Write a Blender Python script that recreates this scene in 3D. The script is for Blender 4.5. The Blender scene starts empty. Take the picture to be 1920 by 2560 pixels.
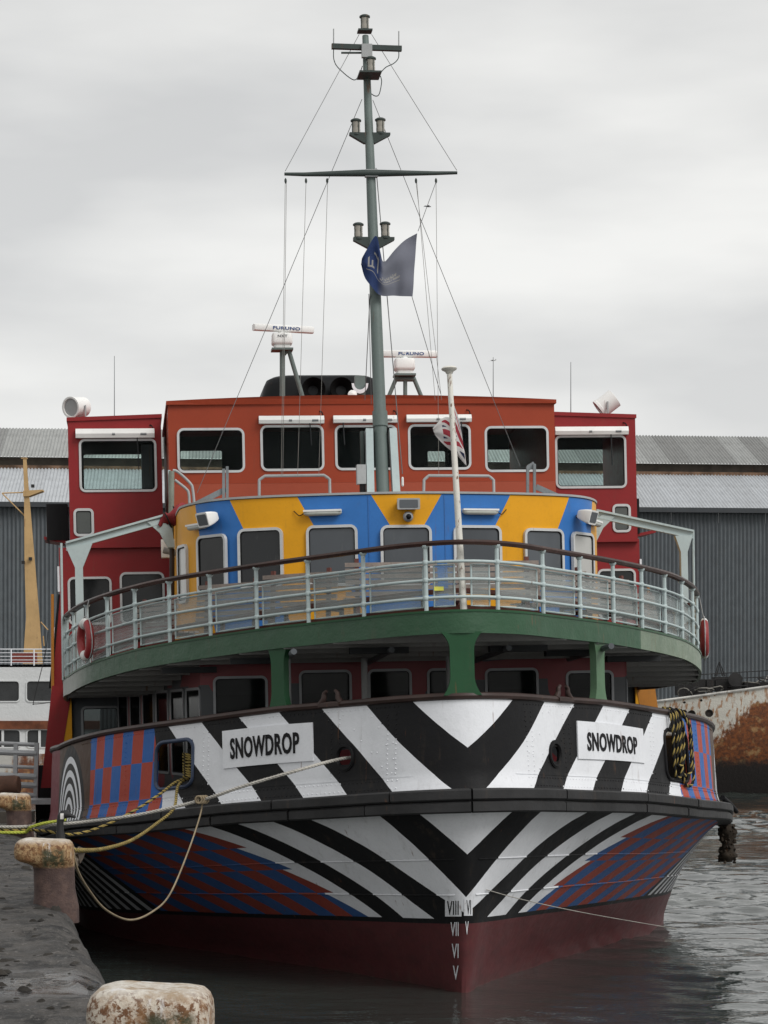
import bpy, bmesh, math, random
import numpy as np
from math import sin, cos, pi, radians, sqrt, atan2
from mathutils import Vector, Matrix
random.seed(7); RNG = np.random.default_rng(11)

# ------------------------------------------------------------------ camera, sky, sun, exposure
SC = bpy.context.scene
COL = SC.collection
F_PX, CX, HOR, EYE = 5475.0, 960.0, 1800.0, 3.8      # focal length and horizon in photo pixels, eye height (m)
cam_d = bpy.data.cameras.new('camera'); cam = bpy.data.objects.new('camera', cam_d); COL.objects.link(cam)
cam.location = (0, 0, EYE); cam.rotation_euler = (radians(90), 0, 0)
cam_d.sensor_fit = 'HORIZONTAL'; cam_d.sensor_width = 36; cam_d.lens = 36 * F_PX / 1920
cam_d.shift_y = (HOR - 1280) / 1920; cam_d.clip_start = 0.5; cam_d.clip_end = 4000
SC.camera = cam

SUN_EL, SUN_AZ = radians(44), radians(46)            # azimuth: to the right of straight behind the camera
w = bpy.data.worlds.new('World'); SC.world = w; w.use_nodes = True
nt = w.node_tree; nt.nodes.clear()
out = nt.nodes.new('ShaderNodeOutputWorld'); bg = nt.nodes.new('ShaderNodeBackground')
sky = nt.nodes.new('ShaderNodeTexSky'); sky.sky_type = 'NISHITA'; sky.sun_disc = False
sky.sun_elevation = SUN_EL; sky.sun_rotation = pi - SUN_AZ
sky.air_density = 1.0; sky.dust_density = 4.0
tc = nt.nodes.new('ShaderNodeTexCoord')
mp = nt.nodes.new('ShaderNodeMapping'); mp.inputs['Scale'].default_value = (1.0, 1.0, 3.6); mp.inputs['Location'].default_value = (2.3, 0.4, 1.55)
n1 = nt.nodes.new('ShaderNodeTexNoise'); n1.inputs['Scale'].default_value = 3.4; n1.inputs['Detail'].default_value = 5; n1.inputs['Roughness'].default_value = 0.48
rp = nt.nodes.new('ShaderNodeValToRGB')
rp.color_ramp.elements[0].position = 0.36; rp.color_ramp.elements[0].color = (5.6, 5.62, 5.58, 1)
rp.color_ramp.elements[1].position = 0.62; rp.color_ramp.elements[1].color = (7.7, 7.66, 7.45, 1)
mx = nt.nodes.new('ShaderNodeMix'); mx.data_type = 'RGBA'; mx.inputs['Factor'].default_value = 0.93
L = nt.links.new
L(tc.outputs['Generated'], mp.inputs['Vector']); L(mp.outputs[0], n1.inputs['Vector']); L(n1.outputs['Fac'], rp.inputs[0])
sx = nt.nodes.new('ShaderNodeSeparateXYZ'); L(tc.outputs['Generated'], sx.inputs[0])          # thinner, brighter cloud low down
mr = nt.nodes.new('ShaderNodeMapRange'); mr.inputs[1].default_value = 0.0; mr.inputs[2].default_value = 0.30; mr.inputs[3].default_value = 1.16; mr.inputs[4].default_value = 0.97; L(sx.outputs[2], mr.inputs[0])
ms = nt.nodes.new('ShaderNodeVectorMath'); ms.operation = 'SCALE'; L(rp.outputs[0], ms.inputs[0]); L(mr.outputs[0], ms.inputs['Scale'])
L(sky.outputs[0], mx.inputs['A']); L(ms.outputs[0], mx.inputs['B']); L(mx.outputs['Result'], bg.inputs['Color'])
bg.inputs['Strength'].default_value = 0.1
L(bg.outputs[0], out.inputs['Surface'])

sun_d = bpy.data.lights.new('sun', 'SUN'); sun = bpy.data.objects.new('sun', sun_d); COL.objects.link(sun)
sun_d.energy = 1.75; sun_d.angle = radians(30); sun_d.color = (1.0, 0.985, 0.965)
_sd = Vector((sin(SUN_AZ) * cos(SUN_EL), -cos(SUN_AZ) * cos(SUN_EL), sin(SUN_EL)))   # towards the sun
sun.rotation_euler = (-_sd).to_track_quat('-Z', 'Y').to_euler(); sun.location = (20, -20, 40)
SC.view_settings.view_transform = 'Standard'; SC.view_settings.look = 'None'
SC.view_settings.exposure = 0.26; SC.view_settings.gamma = 1.0; SC.view_settings.use_curve_mapping = False
SC.cycles.max_bounces = 8; SC.cycles.transparent_max_bounces = 16; SC.cycles.use_denoising = True

# ------------------------------------------------------------------ places: pixel rays to points at a known depth
SHIP = Matrix.Translation((1.11, 30.5, 0)) @ Matrix.Rotation(radians(6.7), 4, 'Z') @ Matrix.Rotation(radians(-1.2), 4, 'Y')
SINV = SHIP.inverted()
def ray(px, py): return Vector(((px - CX) / F_PX, 1, (HOR - py) / F_PX))
def W(px, py, Y):                    # world point at depth Y
    return Vector((0, 0, EYE)) + ray(px, py) * Y
def P(px, py, d):                    # ferry point in the athwartship plane d metres aft of the stem
    o = SINV @ Vector((0, 0, EYE)); r = SINV.to_3x3() @ ray(px, py)
    return o + r * ((d - o.y) / r.y)
def proj(p):
    q = SHIP @ Vector(p)
    return CX + F_PX * q.x / q.y, HOR - F_PX * (q.z - EYE) / q.y

# ------------------------------------------------------------------ hull form (ferry frame: x to the right, y aft of the stem, z up)
def table(tab):
    xs = [a for a, b in tab]; ys = [b for a, b in tab]
    return lambda x: float(np.interp(x, xs, ys))
zBT = table([(-.8, 4.10), (1.5, 3.98), (3, 3.84), (5.3, 3.67), (8, 3.42), (12, 3.3), (50, 3.3)])
zST = table([(-.9, 2.89), (2, 2.66), (4, 2.44), (6, 2.28), (8, 2.06), (12, 1.95), (50, 1.95)])
hST = table([(-.9, .33), (4, .30), (9, .26), (50, .26)])
zF = table([(-.8, 5.29), (1.5, 5.19), (4.5, 5.0), (8, 4.68), (12, 4.6), (50, 4.6)])
zR = table([(-.8, 6.22), (4, 6.03), (8, 5.78), (12, 5.7)])
BT = [(0, -.78), (.75, -.4), (1.5, .48), (2.5, 1.62), (3.4, 2.75), (4.2, 3.95), (4.9, 5.25), (5.45, 6.7), (5.8, 8.4), (5.95, 10.5), (6, 14), (6, 24), (5.9, 36), (4.2, 43), (0, 45.5)]
WL = [(0, 0), (.35, .75), (.72, 1.5), (1.22, 2.45), (1.8, 3.5), (2.45, 4.6), (3.2, 5.9), (4.05, 7.2), (4.8, 8.6), (5.4, 10.4), (5.7, 14), (5.75, 24), (5.4, 36), (3.4, 42), (0, 45)]
PF = [(0, -.82), (.8, -.45), (1.55, .4), (2.5, 1.55), (3.35, 2.7), (4.1, 3.9), (4.75, 5.2), (5.25, 6.6), (5.58, 8.2), (5.72, 10.2), (5.75, 14), (5.75, 24)]
def cr(pts, u):                      # Catmull-Rom through half-plan points, mirrored for u < 0
    sg = -1 if u < 0 else 1; u = min(abs(u), len(pts) - 1 - 1e-6); i = int(u); t = u - i
    g = lambda k: Vector((-pts[-k][0], pts[-k][1])) if k < 0 else Vector(pts[min(k, len(pts) - 1)])
    a, b, c, e = g(i - 1), g(i), g(i + 1), g(i + 2)
    p = 0.5 * ((2 * b) + (c - a) * t + (2 * a - 5 * b + 4 * c - e) * t * t + (3 * b - a - 3 * c + e) * t ** 3)
    return Vector((sg * p.x, p.y))
def plan_n(pts, u, h=.02):           # outward unit normal in plan
    t = (cr(pts, u + h) - cr(pts, u - h)).normalized()
    return Vector((t.y, -t.x))
def f_bul(u, v):                     # bulwark: v 0 at the belting, 1 at the cap
    p = cr(BT, u); n = plan_n(BT, u); z0, z1 = zST(p.y), zBT(p.y)
    p = p + n * (.07 * (1 - v) + (.05 * max(0, (.16 - v)) / .16))
    return Vector((p.x, p.y, z0 + (z1 - z0) * v))
def zboot(u): return .99 - .05 * min(10.5, max(0, cr(WL, abs(u)).y))
def f_hull(u, t):                    # side plating: t 0 under the belting, 1 at the boot top, 2 below the water
    top = cr(BT, u) + plan_n(BT, u) * .06; wl = cr(WL, u)
    z0 = zST(top.y) - hST(top.y); zb = zboot(u)
    z = z0 + (zb - z0) * t if t <= 1 else zb + (-.9 - zb) * (t - 1)
    k = min(1.0, max(0.0, (z0 - z) / z0))
    k = k ** .82
    p = top.lerp(wl, k)
    return Vector((p.x, p.y, z))
def f_fas(u, v):
    p = cr(PF, u); z1 = zF(p.y)
    return Vector((p.x, p.y, z1 - .31 * (1 - v)))
def nrm(f, u, v, h=.01):
    a = f(u + h, v) - f(u - h, v); b = f(u, v + h) - f(u, v - h)
    return a.cross(b).normalized()
def on(f, px, py, u0, u1, v0=0, v1=1):      # (u, v) of the surface point seen at a photo pixel
    best = None
    for k in range(5):
        cand = []
        for i in range(13):
            for j in range(9):
                u = u0 + (u1 - u0) * i / 12; v = v0 + (v1 - v0) * j / 8
                q = proj(f(u, v)); cand.append(((q[0] - px) ** 2 + (q[1] - py) ** 2, u, v))
        best = min(cand); du = (u1 - u0) / 10; dv = (v1 - v0) / 7
        u0, u1, v0, v1 = best[1] - du, best[1] + du, best[2] - dv, best[2] + dv
    return best[1], best[2]
_q = [0.0]
for i in range(1, 141): _q.append(_q[-1] + (cr(BT, i / 10) - cr(BT, (i - 1) / 10)).length)
def arc(u): return math.copysign(float(np.interp(abs(u) * 10, range(141), _q)), u)
def uarc(q): return math.copysign(float(np.interp(abs(q), _q, range(141))) / 10, q)

# ------------------------------------------------------------------ mesh helpers
V = Vector
def vec(a): return a if isinstance(a, Vector) else Vector(a)
class MB:
    def __init__(s): s.v = []; s.f = []; s.m = []; s.uv = []; s.hasuv = False
    def add(s, vs, fs, mi=0, uvs=None):
        o = len(s.v); s.v += [tuple(p) for p in vs]; s.f += [tuple(i + o for i in f) for f in fs]; s.m += [mi] * len(fs)
        if uvs: s.hasuv = True
        s.uv += list(uvs) if uvs else [(0, 0)] * len(vs)
        return s
    def box(s, c, size, R=None, mi=0):
        c = vec(c); hx, hy, hz = [a / 2 for a in size]
        pts = [V((x, y, z)) for x in (-hx, hx) for y in (-hy, hy) for z in (-hz, hz)]
        if R is not None: pts = [R @ p for p in pts]
        return s.add([c + p for p in pts], [(0, 1, 3, 2), (4, 6, 7, 5), (0, 4, 5, 1), (2, 3, 7, 6), (0, 2, 6, 4), (1, 5, 7, 3)], mi)
    def bar(s, a, b, w, h, up=(0, 0, 1), mi=0):
        a, b = vec(a), vec(b); d = (b - a).normalized(); r = d.cross(vec(up))
        if r.length < 1e-5: r = d.cross(V((1, 0, 0)))
        r.normalize(); u = r.cross(d)
        pts = [p + r * x * w / 2 + u * y * h / 2 for p in (a, b) for x, y in ((-1, -1), (1, -1), (1, 1), (-1, 1))]
        return s.add(pts, [(3, 2, 1, 0), (4, 5, 6, 7), (0, 1, 5, 4), (1, 2, 6, 5), (2, 3, 7, 6), (3, 0, 4, 7)], mi)
    def loft(s, rings, caps=True, loop=False, mi=0):
        n = len(rings[0]); vs = [p for r in rings for p in r]; fs = []
        m = len(rings)
        for i in range(m if loop else m - 1):
            a, b = i * n, ((i + 1) % m) * n
            for j in range(n): k = (j + 1) % n; fs.append((a + j, a + k, b + k, b + j))
        if caps and not loop: fs += [tuple(range(n))[::-1], tuple(range((m - 1) * n, m * n))]
        return s.add(vs, fs, mi)
    def tube(s, pts, r, n=8, caps=True, loop=False, mi=0):
        pts = [vec(p) for p in pts]; m = len(pts); rr_ = r if isinstance(r, (list, tuple)) else [r] * m
        def tan(i):
            a = pts[(i - 1) % m] if (loop or i > 0) else pts[i]; b = pts[(i + 1) % m] if (loop or i < m - 1) else pts[i]
            return (b - a).normalized()
        t0 = tan(0); ref = V((0, 0, 1)) if abs(t0.z) < .9 else V((1, 0, 0))
        x = t0.cross(ref).normalized(); rings = []
        for i in range(m):
            t = tan(i); x = (x - t * x.dot(t)).normalized(); y = t.cross(x)
            rings.append([pts[i] + (x * cos(2 * pi * k / n) + y * sin(2 * pi * k / n)) * rr_[i] for k in range(n)])
        return s.loft(rings, caps, loop, mi)
    def lathe(s, o, ax, prof, n=16, caps=True, mi=0):
        o = vec(o); ax = vec(ax).normalized(); x = ax.orthogonal().normalized(); y = ax.cross(x)
        return s.loft([[o + ax * h + (x * cos(2 * pi * k / n) + y * sin(2 * pi * k / n)) * max(r, 1e-4) for k in range(n)] for r, h in prof], caps, mi=mi)
    def prism(s, poly, o, ex, ey, t0, t1, mi=0):
        o, ex, ey = vec(o), vec(ex), vec(ey); ez = ex.cross(ey).normalized()
        return s.loft([[o + ex * x + ey * y + ez * t for x, y in poly] for t in (t0, t1)], True, mi=mi)
    def ring(s, outer, inner, o, ex, ey, t0, t1, mi=0):
        o, ex, ey = vec(o), vec(ex), vec(ey); ez = ex.cross(ey).normalized()
        P3 = lambda l, t: [o + ex * x + ey * y + ez * t for x, y in l]
        return s.loft([P3(outer, t0), P3(outer, t1), P3(inner, t1), P3(inner, t0)], False, True, mi=mi)
    def mesh(s, name):
        me = bpy.data.meshes.new(name); me.from_pydata(s.v, [], s.f); 
        if any(s.m): me.polygons.foreach_set('material_index', s.m)
        if s.hasuv:
            l = me.uv_layers.new(name='UVMap'); d = [0.0] * (2 * len(me.loops))
            for i, lo in enumerate(me.loops): d[2 * i], d[2 * i + 1] = s.uv[lo.vertex_index]
            l.data.foreach_set('uv', d)
        return me
    def build(s, name, mat, parent=None, smooth=None, fix=True):
        me = s.mesh(name)
        if fix:
            b = bmesh.new(); b.from_mesh(me); bmesh.ops.recalc_face_normals(b, faces=b.faces); b.to_mesh(me); b.free()
        return link(name, me, mat, parent, smooth)
def link(name, me, mat, parent=None, smooth=None):
    for m in (mat if isinstance(mat, (list, tuple)) else [mat]): me.materials.append(m)
    if smooth:
        me.polygons.foreach_set('use_smooth', [True] * len(me.polygons)); me.set_sharp_from_angle(angle=radians(smooth))
    o = bpy.data.objects.new(name, me); COL.objects.link(o)
    if parent is not None: o.parent = parent
    return o
def dup(o, parent, loc=None, rot=None):
    c = o.copy(); COL.objects.link(c); c.parent = parent
    if loc is not None: c.location = loc
    if rot is not None: c.rotation_euler = rot
    return c
def tag(o, label, cat, group=None, kind=None):
    if label: o['label'] = label
    if cat: o['category'] = cat
    if group: o['group'] = group
    if kind: o['kind'] = kind
    return o
def empty(name, loc=(0, 0, 0), rz=0):
    e = bpy.data.objects.new(name, None); e.empty_display_size = .2; e.location = loc; e.rotation_euler = (0, 0, rz); COL.objects.link(e); return e
def shipped(o):                       # a loose thing whose mesh is written in the ferry frame
    o.matrix_world = SHIP; return o
def rr(w_, h_, r, n=5, cx=0, cy=0):    # rounded rectangle
    pts = []
    for (sx, sy, a0) in ((1, 1, 0), (-1, 1, 90), (-1, -1, 180), (1, -1, 270)):
        for k in range(n + 1):
            a = radians(a0 + 90 * k / n); pts.append((cx + sx * (w_ / 2 - r) + r * cos(a), cy + sy * (h_ / 2 - r) + r * sin(a)))
    return pts
def circ(r, n=20, ry=None): return [(r * cos(2 * pi * k / n), (ry or r) * sin(2 * pi * k / n)) for k in range(n)]
def spl(pts, n=8):                    # smooth curve through 3-d points
    pts = [vec(p) for p in pts]; res = []
    for i in range(len(pts) - 1):
        a = pts[max(i - 1, 0)]; b = pts[i]; c = pts[i + 1]; e = pts[min(i + 2, len(pts) - 1)]
        for k in range(n):
            t = k / n; res.append(.5 * ((2 * b) + (c - a) * t + (2 * a - 5 * b + 4 * c - e) * t * t + (3 * b - a - 3 * c + e) * t ** 3))
    return res + [pts[-1]]
def cuts(a, b, step, extra=()):
    n = max(1, int(round((b - a) / step))); base = [a + (b - a) * i / n for i in range(n + 1)]
    ex = [e for e in extra if a < e < b]
    return sorted([x for x in base if all(abs(x - e) > step * .2 or x in (a, b) for e in ex)] + ex)
def sheet(f, us, vs, holes=(), thick=.06, uvf=None, back=0):
    """plating that follows f(u, v), with openings cut out and a real thickness; back = material slot of the inner face"""
    m = MB(); idx = {}
    hole = lambda u, v: any(h[0] < u < h[1] and h[2] < v < h[3] for h in holes)
    keep = [[not hole((us[i] + us[i + 1]) / 2, (vs[j] + vs[j + 1]) / 2) for j in range(len(vs) - 1)] for i in range(len(us) - 1)]
    def vid(i, j, side):
        k = (i, j, side)
        if k not in idx:
            p = f(us[i], vs[j])
            if side: p = p - nrm(f, us[i], vs[j]) * thick
            idx[k] = len(m.v); m.v.append(tuple(p)); m.uv.append(uvf(us[i], vs[j]) if uvf else (us[i], vs[j]))
        return idx[k]
    m.hasuv = True
    K = lambda i, j: 0 <= i < len(us) - 1 and 0 <= j < len(vs) - 1 and keep[i][j]
    for i in range(len(us) - 1):
        for j in range(len(vs) - 1):
            if not keep[i][j]: continue
            q = [(i, j), (i + 1, j), (i + 1, j + 1), (i, j + 1)]
            m.f.append(tuple(vid(a, b, 0) for a, b in q)); m.m.append(0)
            m.f.append(tuple(vid(a, b, 1) for a, b in q[::-1])); m.m.append(back)
            for (di, dj, a, b) in ((0, -1, q[0], q[1]), (1, 0, q[1], q[2]), (0, 1, q[2], q[3]), (-1, 0, q[3], q[0])):
                if not K(i + di, j + dj):
                    m.f.append((vid(*b, 0), vid(*a, 0), vid(*a, 1), vid(*b, 1))); m.m.append(0)
    return m
_txt = {}
def textpoly(body, bold=0.0):
    """the letters of a word as flat 2-d polygons: (verts, faces), left edge at 0, baseline at 0, cap height 1"""
    k = (body, bold)
    if k in _txt: return _txt[k]
    cu = bpy.data.curves.new('t', 'FONT'); cu.body = body; cu.resolution_u = 3; cu.offset = bold; cu.space_character = 1.06
    o = bpy.data.objects.new('t', cu); COL.objects.link(o)
    dg = bpy.context.evaluated_depsgraph_get(); dg.update(); me = o.evaluated_get(dg).to_mesh()
    vs = [(v.co.x, v.co.y) for v in me.vertices]; fs = [tuple(p.vertices) for p in me.polygons]
    o.evaluated_get(dg).to_mesh_clear(); bpy.data.objects.remove(o); bpy.data.curves.remove(cu)
    x0 = min(x for x, y in vs); x1 = max(x for x, y in vs); y0 = min(y for x, y in vs); y1 = max(y for x, y in vs)
    _txt[k] = ([((x - x0) / (x1 - x0), (y - y0) / (y1 - y0)) for x, y in vs], fs)
    return _txt[k]
def lettering(body, place, bold=.02, depth=None):
    """letters laid on a surface: place(x, y, h) maps the unit text box plus a height h to 3-d"""
    vs, fs = textpoly(body, bold); m = MB()
    if not depth: return m.add([place(x, y, 0) for x, y in vs], fs)
    from collections import Counter
    n = len(vs); edges = Counter()
    for f in fs:
        for a, b in zip(f, f[1:] + f[:1]): edges[(a, b)] += 1
    side = [(b, a, a + n, b + n) for (a, b) in edges if (b, a) not in edges]
    return m.add([place(x, y, depth) for x, y in vs] + [place(x, y, 0) for x, y in vs], list(fs) + side)

# ------------------------------------------------------------------ materials (all node based)
class E:                              # arithmetic on shader sockets
    nt = None
    def __init__(s, x): s.x = x.x if isinstance(x, E) else x
    @staticmethod
    def op(o, *a):
        n = E.nt.nodes.new('ShaderNodeMath'); n.operation = o
        for i, b in enumerate(a):
            b = b.x if isinstance(b, E) else b
            if isinstance(b, (int, float)): n.inputs[i].default_value = b
            else: E.nt.links.new(b, n.inputs[i])
        return E(n.outputs[0])
    def __add__(s, o): return E.op('ADD', s, o)
    def __radd__(s, o): return E.op('ADD', o, s)
    def __sub__(s, o): return E.op('SUBTRACT', s, o)
    def __rsub__(s, o): return E.op('SUBTRACT', o, s)
    def __mul__(s, o): return E.op('MULTIPLY', s, o)
    def __rmul__(s, o): return E.op('MULTIPLY', o, s)
    def __truediv__(s, o): return E.op('DIVIDE', s, o)
    def __lt__(s, o): return E.op('LESS_THAN', s, o)
    def __gt__(s, o): return E.op('GREATER_THAN', s, o)
    def __abs__(s): return E.op('ABSOLUTE', s)
    def __pow__(s, o): return E.op('POWER', s, o)
    def floor(s): return E.op('FLOOR', s)
    def mod(s, o): return E.op('FLOORED_MODULO', s, o)
    def sqrt(s): return E.op('SQRT', s)
def emax(a, b): return E.op('MAXIMUM', a, b)
def emin(a, b): return E.op('MINIMUM', a, b)
def mixc(fac, a, b):                  # colour a where fac 0, b where 1
    n = E.nt.nodes.new('ShaderNodeMix'); n.data_type = 'RGBA'; n.clamp_factor = True
    for nm, x in (('Factor', fac), ('A', a), ('B', b)):
        x = x.x if isinstance(x, E) else x; s = n.inputs[nm] if nm == 'Factor' else [i for i in n.inputs if i.name == nm and i.type == 'RGBA'][0]
        if isinstance(x, (int, float)): s.default_value = x
        elif isinstance(x, tuple): s.default_value = (*x[:3], 1)
        else: E.nt.links.new(x, s)
    return E([o for o in n.outputs if o.type == 'RGBA'][0])
def noise(scale, detail=3, rough=.55, stretch=(1, 1, 1), coord='Object', loc=(0, 0, 0)):
    t = E.nt.nodes.new('ShaderNodeTexCoord'); m_ = E.nt.nodes.new('ShaderNodeMapping'); n = E.nt.nodes.new('ShaderNodeTexNoise')
    m_.inputs['Scale'].default_value = stretch; m_.inputs['Location'].default_value = loc
    E.nt.links.new(t.outputs[coord], m_.inputs[0]); E.nt.links.new(m_.outputs[0], n.inputs['Vector'])
    n.inputs['Scale'].default_value = scale; n.inputs['Detail'].default_value = detail; n.inputs['Roughness'].default_value = rough
    return E(n.outputs['Fac'])
def step(x, a, b):                    # soft step from a to b
    n = E.nt.nodes.new('ShaderNodeMapRange'); n.interpolation_type = 'SMOOTHSTEP'
    E.nt.links.new(x.x, n.inputs[0]); n.inputs[1].default_value = a; n.inputs[2].default_value = b
    return E(n.outputs[0])
def coords(kind='UV'):
    t = E.nt.nodes.new('ShaderNodeTexCoord'); s = E.nt.nodes.new('ShaderNodeSeparateXYZ'); E.nt.links.new(t.outputs[kind], s.inputs[0])
    return E(s.outputs[0]), E(s.outputs[1]), E(s.outputs[2])
def setin(b, nm, x):
    if x is None: return
    x = x.x if isinstance(x, E) else x
    if isinstance(x, (int, float)): b.inputs[nm].default_value = x
    elif isinstance(x, tuple): b.inputs[nm].default_value = (*x[:3], 1)
    else: E.nt.links.new(x, b.inputs[nm])
def newmat(name):
    m = bpy.data.materials.new(name); m.use_nodes = True; E.nt = m.node_tree; E.nt.nodes.clear()
    o = E.nt.nodes.new('ShaderNodeOutputMaterial'); b = E.nt.nodes.new('ShaderNodeBsdfPrincipled'); E.nt.links.new(b.outputs[0], o.inputs[0])
    return m, b, o
def bumpn(b, h, strength=.3, dist=.02):
    n = E.nt.nodes.new('ShaderNodeBump'); n.inputs['Strength'].default_value = strength; n.inputs['Distance'].default_value = dist
    E.nt.links.new(h.x, n.inputs['Height']); E.nt.links.new(n.outputs[0], b.inputs['Normal'])
def weather(col, var=.12, dirt=.25, dirtcol=(.09, .065, .045), scale=1.6):
    """slow tone drift, fine grain and thin vertical run marks"""
    a = noise(scale, 4); g = noise(26, 3)
    c = mixc(step(a, .3, .75) * var * 1.4, col, (.0, .0, .0)); c = mixc(step(g, .45, .8) * var, c, (.02, .02, .02))
    if dirt:
        st = noise(3.2, 4, .6, (2.2, 2.2, .22)); pt = noise(7, 5, .65)
        c = mixc(step(st, .54, .74) * step(pt, .40, .66) * dirt * 1.3, c, dirtcol)
        rr_ = noise(5.5, 3, .55, (2.4, 2.4, .13), loc=(7, 3, 1)); rp_ = noise(1.7, 3, .6, loc=(2, 5, 1)); c = mixc(step(rr_, .64, .72) * step(rp_, .52, .62) * min(.8, dirt * 2.2), c, (.15, .065, .03))
    return c
_mats = {}
def pm(name, rgb, rough=.5, var=.12, dirt=.2, bump=.12, bscale=30, metal=0.0, spec=.22, scale=1.6):
    if name in _mats: return _mats[name]
    m, b, o = newmat(name)
    setin(b, 'Base Color', weather(rgb, var, dirt, scale=scale)); b.inputs['Metallic'].default_value = metal; b.inputs['Specular IOR Level'].default_value = spec
    setin(b, 'Roughness', rough + (noise(9, 3) - .5) * .22)
    if bump: bumpn(b, noise(bscale, 3) + noise(3, 2) * 2.0, bump, .012)
    _mats[name] = m; return m
def glass(name, tint, trans, rough=.04):
    m, b, o = newmat(name)
    tr = E.nt.nodes.new('ShaderNodeBsdfTransparent'); tr.inputs[0].default_value = (*tint, 1)
    b.inputs['Base Color'].default_value = (.02, .025, .025, 1); setin(b, 'Roughness', rough + noise(4, 3) * .06)
    mx_ = E.nt.nodes.new('ShaderNodeMixShader'); E.nt.links.new(tr.outputs[0], mx_.inputs[1]); E.nt.links.new(b.outputs[0], mx_.inputs[2])
    sm = noise(2.2, 4); setin(mx_, 0, 1 - trans + step(sm, .45, .8) * .06); E.nt.links.new(mx_.outputs[0], o.inputs[0])
    return m
WHITE, BLACK = (.73, .745, .775), (.013, .013, .014)
CRED, CBLUE = (.36, .062, .04), (.035, .12, .36)
M_white = pm('white_paint', WHITE, .42, .07, .25)
M_black = pm('black_paint', (.010, .010, .011), .5, .1, .1, spec=.12)
M_rubber = pm('belting_black', (.030, .030, .031), .6, .3, .25, .4, 14, spec=.3)
M_green = pm('green_paint', (.020, .075, .033), .4, .1, .25, .25, 5)
M_dkbrown = pm('cap_brown', (.05, .032, .028), .45, .3, .3)
M_wood = pm('rail_wood', (.05, .025, .02), .4, .35, .2, .3, 20)
M_mint = pm('mint_paint', (.43, .505, .505), .45, .08, .35)
M_mast = pm('mast_grey', (.135, .168, .158), .5, .12, .3)
M_dmast = pm('mast_dark', (.05, .065, .06), .5, .2, .2)
M_orange = pm('orange_paint', (.295, .045, .018), .45, .06, .12, .1, 12)
M_orange2 = pm('orange_low_paint', (.33, .066, .034), .5, .06, .12, .1, 12)
M_red = pm('red_paint', (.25, .020, .022), .42, .08, .2, .1, 12)
M_dark = pm('dark_inside', (.03, .032, .034), .7, .2, 0)
M_grey = pm('grey_paint', (.11, .12, .13), .5, .1, .2)
M_greyl = pm('pale_grey_paint', (.36, .37, .37), .55, .1, .2)
M_frame = pm('window_alu', (.55, .56, .56), .38, .08, .15, .05, metal=.3)
M_framed = pm('window_dull', (.30, .31, .32), .45, .08, .2, .05, metal=.2)
M_yellow = pm('yellow_paint', (.72, .33, .012), .45, .07, .2)
M_steel = pm('galvanised', (.22, .24, .25), .45, .2, .25, metal=.4)
M_plast = pm('white_plastic', (.78, .78, .76), .35, .05, .12, .03)
M_lens = pm('lamp_lens', (.50, .52, .48), .25, .1, .1, 0)
M_soff = pm('soffit_grey', (.30, .30, .29), .6, .12, .3)
M_glass_br = glass('bridge_glass', (.92, .97, .96), .95)
def pane_mat(name, a, c):
    m, b, o = newmat(name); oi = E.nt.nodes.new('ShaderNodeObjectInfo'); x, y, z = coords('Object')
    k = emin(E(oi.outputs['Random']) * .6 + step(noise(1.1, 3, .5, (1, 1, .6)), .4, .7) * .5, 1); setin(b, 'Base Color', mixc(step(noise(9, 5, .7, (1, 1, .3)), .6, .75) * .25, mixc(k, a, c), (.16, .16, .15)))  # soft tone drift in the pane colour stands in for reflections
    setin(b, 'Roughness', .05 + noise(3, 4) * .12); b.inputs['Specular IOR Level'].default_value = .35; bumpn(b, noise(1.3, 2), .12, .05); return m
M_glass_dk = pane_mat('dark_glass', (.004, .0045, .005), (.016, .018, .020))
M_glass_gr = pane_mat('tinted_glass', (.055, .062, .070), (.10, .112, .125))
M_navy = pm('navy_print', (.02, .06, .2), .5, .1, 0, 0)
M_deck = pm('deck_brown', (.08, .05, .042), .6, .25, .2)

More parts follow.
